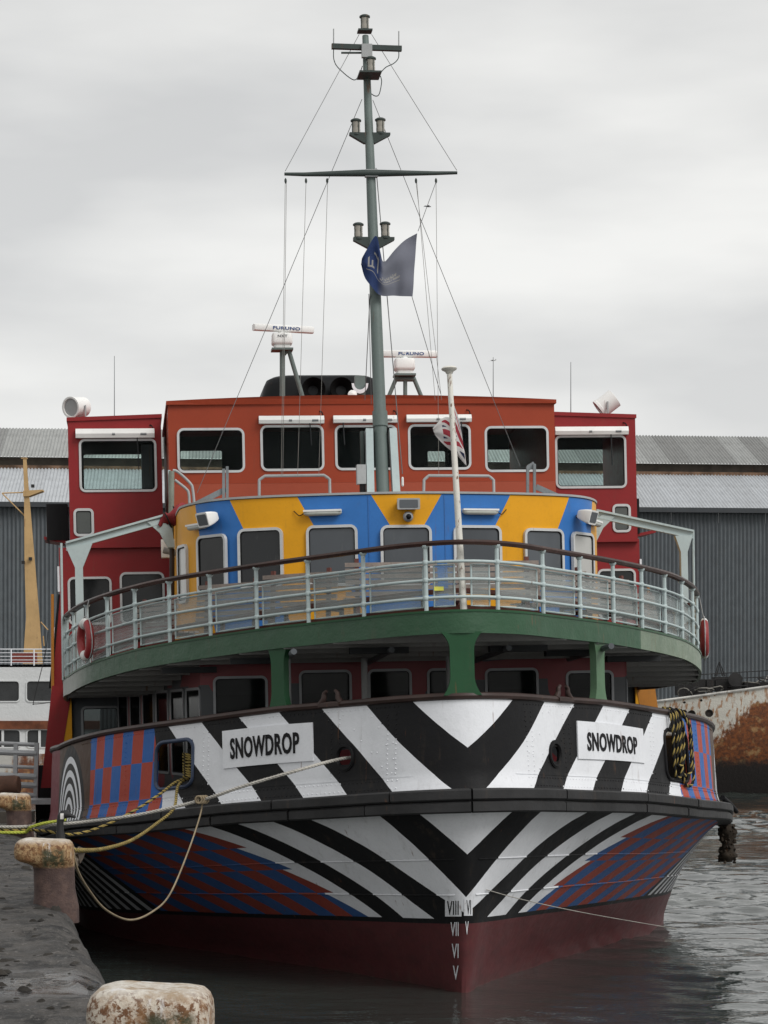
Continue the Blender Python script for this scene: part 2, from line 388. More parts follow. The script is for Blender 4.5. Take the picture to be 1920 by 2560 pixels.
# ------------------------------------------------------------------ setting: water
def make_water():
    ys = [10.0]
    while ys[-1] < 150: ys.append(ys[-1] * 1.0032)
    ys = np.array([-40, -10] + ys + [200, 400, 900, 2500]); xs = np.array([-2500, -400, -90, -40] + list(np.arange(-20, 27, .115)) + [40, 90, 400, 2500])
    X, Y = np.meshgrid(xs, ys); Z = np.zeros_like(X)
    for k in range(40):
        lam = RNG.uniform(1.5, 3.2) if k < 12 else RNG.uniform(.5, 1.25); th = RNG.normal(1.4, .42); kx, ky = 2 * pi / lam * cos(th), 2 * pi / lam * sin(th)
        Z += (.0062 if k < 12 else .0082) * lam * np.sin(kx * X + ky * Y + RNG.random() * 6.28 + .6 * np.sin(.31 * X + .17 * Y + k))
    patch = .62 + .25 * np.sin(.21 * X + .13 * Y + 1.0) + .2 * np.sin(.11 * X - .23 * Y)
    lee = np.clip((X - (1.0 - .117 * (Y - 30))) / 4.0, 0.12, 1.0)          # calmer under the ferry's bow and along the quay
    Z *= np.clip(patch, .2, 1.2) * (.30 + .70 * lee)
    Z[(X < -30) | (X > 30)] = 0
    nx, ny = len(xs), len(ys); co = np.stack([X, Y, Z], -1).reshape(-1, 3)
    i = np.arange((ny - 1) * nx).reshape(ny - 1, nx)[:, :-1].ravel(); fc = np.stack([i, i + 1, i + nx + 1, i + nx], -1)
    me = bpy.data.meshes.new('water'); me.vertices.add(len(co)); me.vertices.foreach_set('co', co.ravel()); me.loops.add(fc.size); me.polygons.add(len(fc))
    me.loops.foreach_set('vertex_index', fc.ravel()); me.polygons.foreach_set('loop_start', np.arange(0, fc.size, 4)); me.polygons.foreach_set('use_smooth', np.ones(len(fc), bool)); me.update()
    m, b, o = newmat('dock_water'); setin(b, 'Base Color', mixc(step(noise(.12, 3), .35, .7), (.024, .031, .029), (.044, .052, .046))); setin(b, 'Roughness', .03); b.inputs['IOR'].default_value = 2.0
    bumpn(b, noise(4.5, 3, .6, (.45, 1, 1)) + noise(13, 2, .5, (.4, 1, 1)) * .3, .32, .05)
    return tag(link('water', me, m), None, None, kind='structure')
make_water()

# ------------------------------------------------------------------ setting: quay
ZQ = 2.15
def edge_x(Y): return -1.67 - .193 * (Y - 13.8)
def paint_quay():
    m, b, o = newmat('quay_surface'); big = noise(.9, 5, .6); mid = noise(3.5, 5, .65, (1, .55, 1)); fine = noise(22, 4, .7)
    lump = noise(3.4, 7, .72); c = mixc(step(lump, .42, .56), (.007, .006, .0055), (.062, .055, .049)); c = mixc(step(mid, .45, .65) * .55, c, (.022, .019, .017)); c = mixc(step(fine, .58, .68) * .8, c, (.16, .15, .14)); c = mixc(step(noise(40, 3, .7), .60, .70) * .6, c, (.006, .006, .006)); c = mixc(step(big, .5, .7) * .6, c, (.014, .013, .012))
    x, y, z = coords('Object'); wet = step(noise(2.2, 4, .6, loc=(3, 1, 0)), .34, .44) * (1 - step(abs(y - 13.75), .4, .9))
    c = mixc(wet * .6, c, (.022, .021, .021))
    setin(b, 'Base Color', c); setin(b, 'Roughness', .72 - wet * .50 - step(mid, .4, .7) * .2)
    bumpn(b, (lump + fine * .5) * (1 - wet * .93), 1.0, .07); return m
M_quay = paint_quay()
from mathutils import noise as mnoise
def make_quay():
    ys = cuts(-12, 6, 1.0)[:-1] + cuts(6, 25, .055)[:-1] + cuts(25, 36, .12)[:-1] + cuts(36, 78, 1.5); prof = []
    offs = [-60, -20, -9] + cuts(-3.6, -.32, .07) + [-.26, -.18, -.1, -.04, .0, .015, .02, .02]
    zz = {-.26: -.004, -.18: -.02, -.1: -.055, -.04: -.12, 0: -.2}
    V_, Fq = [], []
    ph = [(RNG.random() * 6.28, RNG.normal(0, 4), RNG.normal(0, 4)) for _ in range(24)]
    for Y in ys:
        for j, of in enumerate(offs):
            z = zz.get(of, 0.0)
            if j == len(offs) - 3: z = -.3
            if j == len(offs) - 2: z = -1.2
            if j == len(offs) - 1: z = -3.6
            x = edge_x(Y) + of
            if -3.7 < of < .0:
                nz = mnoise.fractal(V((x * 2.6, Y * 2.6, 3.1)), .8, 2.1, 5) ; pud = math.exp(-((Y - 13.75 + .25 * sin(x * 3)) / .6) ** 2) if of < -.3 else 0
                z += (.030 * nz + .026 * max(0, mnoise.noise(V((x * 8, Y * 8, 0)))) ** 1.5 + .010 * mnoise.noise(V((x * 15, Y * 15, 5)))) * (1 - .9 * pud) - .012 * pud
            if of > -.3: x += .012 * sin(Y * 2.1) + .01 * sin(Y * 5.3 + 1)
            V_.append((x, Y, ZQ + z))
    n = len(offs)
    for i in range(len(ys) - 1):
        for j in range(n - 1): Fq.append((i * n + j, i * n + j + 1, (i + 1) * n + j + 1, (i + 1) * n + j))
    k = len(V_) - n; Fq.append(tuple(range(k, k + n)))
    me = bpy.data.meshes.new('quay'); me.from_pydata(V_, [], Fq); tag(link('quay', me, M_quay, None, 60), None, None, kind='structure')
make_quay()
# mud clods and weed on the quay
cl = MB()
for _ in range(300):
    Y = random.uniform(10, 34) if random.random() < .6 else random.choice((14.6, 13.2, 16.3, 19.0, 24)) + random.gauss(0, .5)
    X = edge_x(Y) - abs(random.gauss(.9, 1.3)) - .15; r = random.choice((.008, .012, .018, .026, .04)) * random.uniform(.7, 1.3)
    a0 = random.random() * 6; k = random.uniform(.3, .8); ring_ = [V((X + cos(a0 + i * pi / 3) * r * random.uniform(.7, 1.5) * 1.5, Y + sin(a0 + i * pi / 3) * r * random.uniform(.7, 1.4), ZQ - .004)) for i in range(6)]
    top = [p.lerp(V((X, Y, ZQ)), .5) + V((0, 0, r * k * random.uniform(.6, 1.5))) for p in ring_]
    cl.add(ring_ + top, [(i, (i + 1) % 6, 6 + (i + 1) % 6, 6 + i) for i in range(6)] + [tuple(range(6, 12))])
tag(cl.build('mud_clods', pm('mud', (.036, .032, .027), .75, .4, 0, .9, 40), None, 70), 'small dark clods of mud and weed scattered over the quay', 'mud', kind='stuff')

# ------------------------------------------------------------------ far quay and warehouse
m = MB().box((0, 182, .9), (400, 128, 2.6)); tag(m.build('far_quay', pm('far_quay_concrete', (.12, .115, .105), .8, .3, .3, .3, 2)), None, None, kind='structure')
wh = empty('warehouse', (0, 135, 2.2), radians(5)); tag(wh, 'long dark grey corrugated warehouse with pale two-tier roof behind the dock', 'warehouse')
def paint_sheetmat(name, col, dark, streak, rough=.7):
    m, b, o = newmat(name); oi = E.nt.nodes.new('ShaderNodeObjectInfo'); rnd = E(oi.outputs['Random'])
    c = mixc(step(rnd, .15, 1.0) * streak, col, dark); c = mixc(step(noise(1.4, 5, .6, (2.5, 2.5, .35)), .45, .75) * .35, c, dark)
    setin(b, 'Base Color', weather(c, .12, .25, (.12, .09, .06))); setin(b, 'Roughness', rough); return m
M_wall = paint_sheetmat('wall_sheeting', (.105, .12, .13), (.08, .09, .10), .35, .5)
M_roof1 = paint_sheetmat('low_roof_sheeting', (.42, .44, .46), (.32, .33, .34), .4)
M_roof2 = paint_sheetmat('high_roof_sheeting', (.37, .38, .37), (.16, .16, .155), .8)
def corr(w_, length, waves, amp, seg=6):
    n = waves * seg; me = MB(); top = []; 
    prof = [(w_ * i / n, amp * cos(2 * pi * i / seg)) for i in range(n + 1)]
    vs = [(x, y, z) for z in (0, length) for x, y in prof]; me.add(vs, [(i, i + 1, n + 2 + i, n + 1 + i) for i in range(n)]); return me
SW, NS = 1.5, 52
def row(name, mat, length, waves, amp, loc, tilt):
    me = corr(SW, length, waves, amp); first = me.build(name, mat, wh, 60, False); first.rotation_euler = (tilt, 0, 0)
    for k in range(NS):
        o = first if k == 0 else dup(first, wh); o.location = (-NS * SW / 2 + k * SW, loc[0] + (.012 if k % 2 else 0), loc[1]); o.rotation_euler = (tilt, 0, 0)
zw = 14.7; sl = radians(22)
row('wall_sheet', M_wall, zw, 6, .055, (0, 0), 0)
row('lower_roof_sheet', M_roof1, 8.2, 7, .04, (-.55, zw + .02), -(pi / 2 - sl))
z2 = zw + 7.0 * math.tan(sl) + .1
row('upper_roof_sheet', M_roof2, 7.2, 7, .04, (6.6, z2 + .75), -(pi / 2 - sl))
MB().box((0, 7.3, z2 + .33), (78, .3, .95)).build('gutter_wall', pm('gutter_dark', (.10, .085, .07), .8, .3, .4, 0), wh)
MB().box((0, 6.85, z2 + .1), (78, .25, .26)).build('rusty_flashing', pm('rust_flash', (.21, .13, .085), .9, .5, .3, .3, 6), wh)
MB().box((0, -.5, zw - .05), (78, .22, .3)).build('eaves_gutter', pm('eaves_dark', (.05, .055, .06), .6), wh)
MB().box((0, 20, zw / 2 - .3), (77, 38, zw - .8)).build('warehouse_core', M_dark, wh)

# ------------------------------------------------------------------ two laid-up rusty ships across the dock
def paint_rusty(name, base, lo, hi, ztop, zlow, amt=.5):
    m, b, o = newmat(name); x, y, z = coords('Object')
    run = noise(1.1, 5, .65, (1.5, 1.5, .16)); blot = noise(.8, 6, .7); f = noise(5, 5, .7)
    k = (ztop - z) / (ztop - zlow)
    rust = mixc(step(f, .35, .65), (.17, .055, .018), (.075, .03, .018)); rust = mixc(step(noise(2.2, 4), .5, .7), rust, (.30, .17, .07))
    fac = step(run * .55 + blot * .55 + k * .42, lo, hi)
    c = mixc(fac, base, rust); c = mixc(step(k + (blot - .5) * .5, .72, .95), c, (.022, .017, .015))
    setin(b, 'Base Color', c); setin(b, 'Roughness', .75); bumpn(b, f + blot, .5, .05); return m
YS = 112.0
rs = empty('rusty_ship'); tag(rs, 'rust-streaked white ship hull with round portholes lying at the right', 'ship')
def paint_rhull():
    m, b, o = newmat('rusty_hull'); x, y, z = coords('Object'); blot = noise(1.5, 7, .75); f = noise(6, 5, .7); run = noise(2.2, 6, .7, (2, 2, .12))
    k = (3.5 - z) / 1.3 + step(x, 17.2, 19.0) * 1.25 * step(z, 5.6, 4.4) + step(x, 16.8, 17.4) * .35
    fac = step(k * .5 + run * .75 + blot * .6, .86, 1.0)
    rust = mixc(step(f, .35, .65), (.24, .075, .02), (.10, .036, .016)); rust = mixc(step(noise(2.2, 4), .52, .68) * .7, rust, (.40, .25, .11))
    streak = step(noise(2.4, 4, .6, (2.6, 2.6, .07), loc=(4, 0, 0)), .50, .58) * step(noise(1.3, 3), .36, .46)
    c = mixc(fac, mixc(streak * .8, (.58, .56, .50), (.32, .14, .045)), rust); c = mixc(step((1.9 - z) + (blot - .5) * 1.2, -.2, .5), c, (.018, .014, .013))
    setin(b, 'Base Color', c); setin(b, 'Roughness', .75); bumpn(b, f + blot, .5, .05); return m
M_rh = paint_rhull()
ytop = lambda px: np.interp(px, [1450, 1650, 1736, 1920, 2300], [1778, 1752, 1741, 1716, 1640])
def f_rs(px, v):
    t = W(px, float(ytop(px)), YS - 2.6 + (px - 1450) * .0015); b_ = W(px - 40 * 0, 1800 + EYE * F_PX / (YS + .5) + 14, YS + .5); return b_.lerp(t, v) + V((0, -.7 * sin(v * pi) * .5, 0))
PHP = [(1709, 1784), (1729, 1785), (1773, 1783)]
sheet(f_rs, cuts(1450, 2300, 14), cuts(0, 1, .07), (), .08).build('hull_plating', M_rh, rs, 60, False)
for px, py in PHP + [(1711, 1756), (1753, 1751)]:
    r = .17 if py > 1760 else .05; p = W(px, py, YS - 2.45); MB().lathe(p + V((0, .12, 0)), (0, -1, 0), [(r, 0), (r * 1.15, .02), (r * 1.15, .2), (r * .92, .2), (r * .9, .12), (.004, .12)], 16, False).build('porthole', pm('port_dark', (.02, .016, .014), .6), rs, 40)
m = MB(); m.tube([f_rs(px, 1) + V((0, -.03, 0)) for px in cuts(1450, 2300, 20)], .07, 6); m.build('gunwale', pm('gunwale_white', (.5, .49, .46), .6, .3, .6), rs)
m = MB(); A = [f_rs(px, .94) for px in cuts(1450, 2300, 30)]; B = [a + V((0, 8, 0)) for a in A]; n_ = len(A); m.add(A + B, [(i, i + 1, n_ + i + 1, n_ + i) for i in range(n_ - 1)]); m.build('deck', M_dark, rs)
M_gear = pm('deck_gear', (.028, .027, .027), .7, .3, .2)
m = MB()
for a, b_, yc, h_ in ((1784, 1851, 1710, .7), (1690, 1760, 1718, .8), (1856, 1960, 1714, .35), (1762, 1782, 1714, .55)): m.box(W((a + b_) / 2, yc, YS - .8), ((b_ - a) * .02, 1.2, h_))
m.build('winch', M_gear, rs); MB().lathe(W(1834, 1700, YS - 1.5), (0, -1, 0), [(.2, 0), (.26, .05), (.26, .5), (.36, .55), (.36, .6), (.2, .62)], 16).build('winch_drum', M_gear, rs, 40)
for pts in ([(1787, 1690), (1797, 1655), (1806, 1690)], [(1792, 1690), (1799, 1655), (1812, 1690)]): MB().tube([W(x, y, YS - 1) for x, y in pts], .04, 6).build('a_frame', M_gear, rs)
for y0, y1 in ((1690, 1674), (1703, 1690)): MB().tube([W(1690, y0, YS - 1.8), W(1960, y1, YS - 1.8)], .025, 6).build('guard_rail', M_gear, rs)
for px in (1710, 1745, 1780, 1815, 1850, 1868, 1898): MB().tube([W(px, 1690 - (px - 1690) * .06, YS - 1.8), W(px, 1745 - (px - 1690) * .13, YS - 1.8)], .022, 6).build('rail_post', M_gear, rs)
for _ in range(14):
    px = random.uniform(1700, 1940); o = W(px, float(ytop(px)) - random.uniform(2, 14), YS - random.uniform(.5, 2.0)); rad = random.uniform(.2, .5); n3 = V((random.gauss(0, .4), random.gauss(0, .4), 1)).normalized(); x = n3.orthogonal().normalized(); y = n3.cross(x)
    MB().tube([o + (x * cos(a) + y * sin(a)) * rad * random.uniform(.85, 1.15) + Vector((0,0,1)) * .05 * random.random() for a in [i * pi / 8 for i in range(16)]], .03, 5, loop=True).build('hose_coil', random.choice((M_gear, pm('hose_pale', (.22, .21, .19), .7))), rs)

ls = empty('white_ship'); tag(ls, 'shabby white and rust ship with a buff tapered mast, at the left edge', 'ship')
M_lw = paint_rusty('rusty_house', (.56, .57, .57), .86, 1.02, 6.8, -2)
YL = 110.0
def lrect(x0, y0, x1, y1, Y=YL): a, b_ = W(x0, y1, Y), W(x1, y0, Y); return a.x, b_.x, a.z, b_.z
XW0, XW1 = W(-260, 1700, YL).x, W(250, 1700, YL).x
wins = [(-120, 1703, -45, 1753), (-26, 1703, 48, 1753), (67, 1703, 140, 1753), (-120, 1825, -45, 1868), (-26, 1825, 50, 1868), (68, 1825, 140, 1868)]
hl = [lrect(*w_) for w_ in wins]; ztl, zml = W(0, 1662, YL).z, W(0, 1960, YL).z
sheet(lambda x, z: V((x, YL, z)), cuts(XW0, XW1, 2, [x for h in hl for x in h[:2]]), cuts(zml, ztl, 1, [x for h in hl for x in h[2:]]), hl, .08).build('house_wall', M_lw, ls, None, False)
for i, h in enumerate(hl):
    wo = MB().ring(rr(h[1] - h[0] + .1, h[3] - h[2] + .1, .2), rr(h[1] - h[0] - .02, h[3] - h[2] - .02, .16), ((h[0] + h[1]) / 2, YL - .01, (h[2] + h[3]) / 2), (1, 0, 0), (0, 0, 1), -.06, .03).build('window', M_lw, ls)
    MB().box(((h[0] + h[1]) / 2, YL + .04, (h[2] + h[3]) / 2), (h[1] - h[0] + .04, .02, h[3] - h[2] + .04)).build('pane', pm('ship_pane', (.045, .047, .048), .3, .2, 0, 0), wo)
    if i > 2: MB().box(((h[0] + h[1]) / 2 - .1, YL - .01, (h[2] + h[3]) / 2), (.12, .06, h[3] - h[2])).build('mullion', M_lw, wo)
a = lrect(-260, 1802, 250, 1823); MB().box(((a[0] + a[1]) / 2, YL - .06, (a[2] + a[3]) / 2), (a[1] - a[0], .14, a[3] - a[2])).build('rust_band', pm('rust_band', (.20, .07, .035), .8, .4, .3), ls)
a = lrect(-260, 1884, 250, 2000); MB().box(((a[0] + a[1]) / 2, YL - .3, (a[2] + a[3]) / 2), (a[1] - a[0], .6, a[3] - a[2])).build('ship_side', paint_rusty('rusty_side', (.40, .39, .36), .62, .74, 3, -2), ls)
MB().box(((XW0 + XW1) / 2, YL + 4, ztl - .06), (XW1 - XW0, 8, .12)).build('boat_deck', M_dark, ls)
for y in (1623, 1632, 1641, 1650, 1657): MB().tube([W(-260, y, YL), W(250, y, YL)], .028 if y == 1623 else .018, 6).build('guard_rail', M_white, ls)
for px in (-80, -28, 28, 85, 142): MB().tube([W(px, 1622, YL), W(px, 1664, YL)], .035, 6).build('rail_post', M_white, ls)
M_buff = pm('buff_paint', (.50, .33, .155), .6, .12, .35)
zs = [(1148, 62, 4.5), (1222, 66, 6), (1400, 74, 13), (1545, 82, 17), (1660, 82, 25)]
MB().loft([[W(cx_ + sx * hw, py, YL + 3 + sy * .3) for sx, sy in ((-1, -1), (1, -1), (1, 1), (-1, 1))] for py, cx_, hw in zs]).build('buff_mast', M_buff, ls)
MB().box(W(61, 1146, YL + 3), (.3, .3, .05)).build('mast_cap', M_buff, ls)
MB().prism([(0, 0), (1.0, .05), (1.0, -.02), (.3, -.28), (0, -.3)], W(60, 1228, YL + 2.9), (1, 0, 0), (0, 0, 1), -.3, .3).build('mast_bracket', M_buff, ls)
for a, b_ in (((5, 1233), (62, 1231)), ((5, 1233), (62, 1290)), ((102, 1555), (120, 1575)), ((108, 1590), (110, 1615))): MB().tube([W(*a, YL + 2.9), W(*b_, YL + 2.9)], .035, 6).build('mast_strut', M_buff, ls)
for px, py in ((82, 1215), (58, 1406), (76, 1397)): MB().box(W(px, py, YL + 2.6), (.16, .12, .16)).build('mast_lamp', M_gear, ls)
MB().tube(spl([W(120, 1580, YL - 1), W(112, 1640, YL - 1), W(85, 1750, YL - 1), W(88, 1760, YL - 1), W(130, 1755, YL - 1)], 6), .02, 5).build('trailing_line', M_gear, ls)
MB().box(W(62, 1645, YL + 1.5), (1.2, .5, .5)).build('deck_locker', pm('locker_red', (.2, .05, .04), .7), ls)

# ------------------------------------------------------------------ ferry: hull
ferry = empty('ferry'); ferry.matrix_world = SHIP
tag(ferry, 'brightly painted passenger ferry with black and white striped bow and tall mast', 'ferry')

def paint_bulwark():                  # plain chevrons, checks and arches in the livery's colours
    m, b, o = newmat('bulwark_paint'); q, v, _ = coords()
    a = abs(q); jit = (noise(1.1, 2) - .5) * .05
    ph = a - v * 1.45 + jit
    band = ((ph + .65) / .86).floor(); par = band.mod(2)            # -1 -> white
    c = mixc(((ph + .65) < 0) + (par > .5), BLACK, WHITE)
    row = (v > .17) + (v > .60)
    chk = (((a - 6.1 + v * .12) / .33).floor() + row).mod(2)
    cc = mixc(chk > .5, CRED, CBLUE)
    c = mixc(((ph > 4.55) * (a > 6.0 + v * .35) + (a > 6.6)) > .5, c, cc)
    rad = (((a - 9.75) * 1.55) ** 2 + (v * 1.55) ** 2).sqrt()
    ring = mixc((rad / .26).mod(1) > .5, BLACK, WHITE)
    brown = (.075, .045, .032)
    far = mixc(rad < 1.3, mixc(rad < 1.52, brown, BLACK), ring)
    far = mixc(a > 10.7, far, (.16, .02, .03))
    c = mixc(a > 8.55, c, far)
    setin(b, 'Base Color', weather(c, .05, .22)); setin(b, 'Roughness', .36 + noise(8, 3) * .2); b.inputs['Specular IOR Level'].default_value = .1
    lap = (v * -1 + .16)
    bumpn(b, noise(2.2, 3) * 2 + noise(40, 2) * .25, .35, .02)
    return m
def paint_hull():
    m, b, o = newmat('hull_paint'); q, t, _ = coords(); a = abs(q); jit = (noise(1.0, 2) - .5) * .05
    p0 = a + t * 1.8 + jit; p1 = a + t * 3.0 + jit
    c = mixc(p0 > .68, WHITE, BLACK); c = mixc(p0 > 1.36, c, WHITE)
    for i, bd in enumerate((2.72, 3.48, 4.24, 4.86)): c = mixc(p1 > bd, c, BLACK if i % 2 == 0 else WHITE)
    rows = (t / .24).floor()
    st = p1 - rows * .0 + (1 - (t / .24).mod(1)) * .0
    chk = ((p1 - 5.2) / .5).floor() + rows
    edge = 5.25 + (1 - (t / .24).mod(1)) * .25
    c = mixc(p1 > edge, c, mixc(chk.mod(2) > .5, (.25, .055, .04), (.04, .095, .24)))
    pl_ = a + t * 1.5
    lines = mixc(((pl_ - 10.0) / .42).mod(1) > .55, BLACK, (.55, .56, .58))
    c = mixc(pl_ > 10.0, c, lines)
    c = mixc(t > .955, c, BLACK)
    anti = mixc(step(noise(2.4, 4, .6, (1, 1, 2.5)), .4, .7) * .5, (.105, .032, .034), (.07, .03, .031))
    scum = step(t, 1.38, 1.58) * step(noise(5, 4), .35, .65)
    anti = mixc(scum * .6, anti, (.05, .035, .03))
    c = mixc(t > 1.0, c, anti)
    setin(b, 'Base Color', weather(c, .08, .25)); setin(b, 'Roughness', .36 + noise(8, 3) * .2); b.inputs['Specular IOR Level'].default_value = .12
    bumpn(b, noise(1.6, 3) * 3 + noise(34, 2) * .25, .35, .02)
    return m
M_bul, M_hull = paint_bulwark(), paint_hull()

HW = [(-4.88, -4.22, .27, .80), (4.36, 5.10, .22, .80)]          # mooring ports in the bulwark
PH = [(*on(f_bul, 862, 1893, -4, 0), -1), (*on(f_bul, 1388, 1885, 0, 4), 1)]
holes = HW + [(u - .1, u + .1, v - .085, v + .085) for u, v, _ in PH]
us = cuts(-12, 12, .16, [x for h in holes for x in h[:2]])
vs = cuts(0, 1, .0834, [.16] + [x for h in holes for x in h[2:]])
sheet(f_bul, us, vs, holes, .03, lambda u, v: (arc(u), v), 1).build('bulwark', [M_bul, M_grey], ferry, 50, False)
def f_h2(u, t): return f_hull(u, t)
m = MB(); m.hasuv = True
hu = cuts(-14, 14, .16); hv = [0, .08, .16, .24, .32, .4, .48, .56, .64, .72, .8, .88, .955, 1.0, 1.15, 1.3, 1.5, 1.75, 2.0]
for u in hu:
    for t in hv: m.v.append(tuple(f_h2(u, t))); m.uv.append((arc(u), t))
n = len(hv)
for i in range(len(hu) - 1):
    for j in range(n - 1): m.f.append((i * n + j + 1, (i + 1) * n + j + 1, (i + 1) * n + j, i * n + j)); m.m.append(0)
m.build('hull', M_hull, ferry, 40, False)

for t0 in (.42, .74):                 # lapped plate edges along the side
    for sg in (-1, 1):
        m = MB(); m.hasuv = True; uu = cuts(.25, 9.5, .15)
        for u in uu:
            tt = t0 - .03 * u / 9
            for dt, off in ((-.006, .002), (0, .016), (.007, .002)): m.v.append(tuple(f_hull(sg * u, tt + dt) - nrm(f_hull, sg * u, tt + dt) * off)); m.uv.append((arc(sg * u), tt + dt))
        for i in range(len(uu) - 1):
            for j in range(2): m.f.append((i * 3 + j, i * 3 + 3 + j, i * 3 + 4 + j, i * 3 + 1 + j)); m.m.append(0)
        m.build('plate_lap', M_hull, ferry, None, False)
# belting: two courses of timbers with butt joints
def f_belt(u, k, off):
    p = cr(BT, u); n_ = plan_n(BT, u); z = zST(p.y) - k * hST(p.y); q = p + n_ * (.07 + off); return V((q.x, q.y, z))
for c_ in (0, 1):
    u = -11.5 if c_ == 0 else -11.9
    while u < 11.5:
        ln = random.choice((1.1, 1.4, 1.7)); u2 = min(u + ln, 11.5)
        if u < 0 < u2: u2 = 0.0
        if -.4 < u2 < 0: u2 = 0.0
        m = MB(); rings = []
        prd = .27 - .02 * c_ + random.uniform(-.008, .008)
        for i in range(9):
            uu = u + .012 + (u2 - u - .024) * i / 8; a, b_ = (.0, .48) if c_ == 0 else (.52, 1.0)
            w_ = .006 * sin(uu * 7 + c_)
            rings.append([f_belt(uu, a, -.08), f_belt(uu, a, prd - .03 + w_), f_belt(uu, a + .07, prd + w_), f_belt(uu, b_ - .07, prd + w_), f_belt(uu, b_, prd - .03 + w_), f_belt(uu, b_, -.08)])
        m.loft(rings); m.build('belting_timber', M_rubber, ferry, 30); u = u2
m = MB(); m.loft([[f_belt(u, .03, -.06), f_belt(u, .03, .2), f_belt(u, .97, .2), f_belt(u, .97, -.06)] for u in cuts(-11.5, 11.5, .2)]); m.build('belting_core', M_black, ferry)

# cap rail, laps and rivets
m = MB(); m.tube([f_bul(u, 1) + V((0, 0, .03)) for u in cuts(-12, 12, .12)], .05, 8); m.build('bulwark_cap', M_dkbrown, ferry, 40)
riv = MB(); dome = [(1, 0), (.7, .6), (0, .9)]
def rivet(u, v):
    if any(h[0] - .06 < u < h[1] + .06 and h[2] - .05 < v < h[3] + .05 for h in holes): return
    p = f_bul(u, v); n_ = nrm(f_bul, u, v); x = n_.orthogonal().normalized(); y = n_.cross(x); r = .015
    ring_ = [p + (x * cos(k * pi / 3) + y * sin(k * pi / 3)) * r for k in range(6)]
    riv.add(ring_ + [p + n_ * .011], [(k, (k + 1) % 6, 6) for k in range(6)])
qq = -9.0
while qq < 9.0:
    u = uarc(qq)
    if abs(qq) > .95:
        for v in (.125, .035, .945): rivet(u, v)
    qq += .085
for s in (-1, 1):
    for q0 in (1.05, 1.2, 2.15, 2.3, 4.9, 5.02, 7.2):
        v = .2
        while v < .9: rivet(uarc(s * q0), v); v += .055
    for _ in range(26): rivet(uarc(s * random.uniform(1.0, 2.4)), random.uniform(.2, .9))
tag(riv.build('rivets', M_bul, ferry, None, False), None, None, kind='stuff')
# rivets take the local paint: give them the bulwark's own coordinates
ro = ferry.children[-1]; me = ro.data; l = me.uv_layers.new(name='UVMap')
def uvnear(p):
    best = min(((V((p[0], p[1])) - cr(BT, k / 10)).length, k) for k in range(-100, 101)); u = best[1] / 10
    z0, z1 = zST(p[1]), zBT(p[1]); return arc(u), (p[2] - z0) / (z1 - z0)
_uvc = [uvnear(v.co) for v in me.vertices]
for lo in me.loops: l.data[lo.index].uv = _uvc[lo.vertex_index]
# plate lap at the foot of the bulwark
for s in (-1, 1):
    m = MB(); m.hasuv = True
    for u in cuts(.9, 10, .15):
        for v in (.155, .165): m.v.append(tuple(f_bul(s * u, v) + nrm(f_bul, s * u, v) * .008)); m.uv.append((arc(s * u), v))
    n2 = len(m.v) // 2
    m.f = [(2 * i, 2 * i + 2, 2 * i + 3, 2 * i + 1) for i in range(n2 - 1)]; m.m = [0] * len(m.f)
    m.build('plate_lap', M_bul, ferry, None, False)

# mooring port lips and round fairleads
for h in HW:
    u0, u1, v0, v1 = h; du = (u1 - u0); dv = v1 - v0; pts = []
    for (x, y) in rr(1, 1, .2, 6): pts.append(f_bul((u0 + u1) / 2 + x * du * 1.04, (v0 + v1) / 2 + y * dv * 1.04))
    m = MB(); m.hasuv = False; m.tube(pts, .032, 8, loop=True)
    # fill the square corners of the opening behind the rounded lip
    m.build('mooring_port', M_black if h[0] > 0 else pm('port_lip', (.05, .07, .12), .4, .3, .2), ferry, 50)
for u, v, s in PH:
    o = f_bul(u, v); n_ = nrm(f_bul, u, v); ex = V((-n_.y, n_.x, 0)).normalized(); ey = n_.cross(ex).normalized()
    if ey.z < 0: ey = -ey
    m = MB(); rings = []
    for k in range(20):
        a = 2 * pi * k / 20; d_ = ex * cos(a) * .165 + ey * sin(a) * .165; dn = d_.normalized()
        rings.append([o + d_ + (dn * cos(b_) + n_ * sin(b_)) * .034 + n_ * .0 for b_ in [i * pi / 3 for i in range(6)]])
    m.loft(rings, False, True)
    m.ring(circ(.2, 20), circ(.15, 20), o, ex, ey, -.05, .02)
    fr = m.build('fairlead', M_black, ferry, 50)

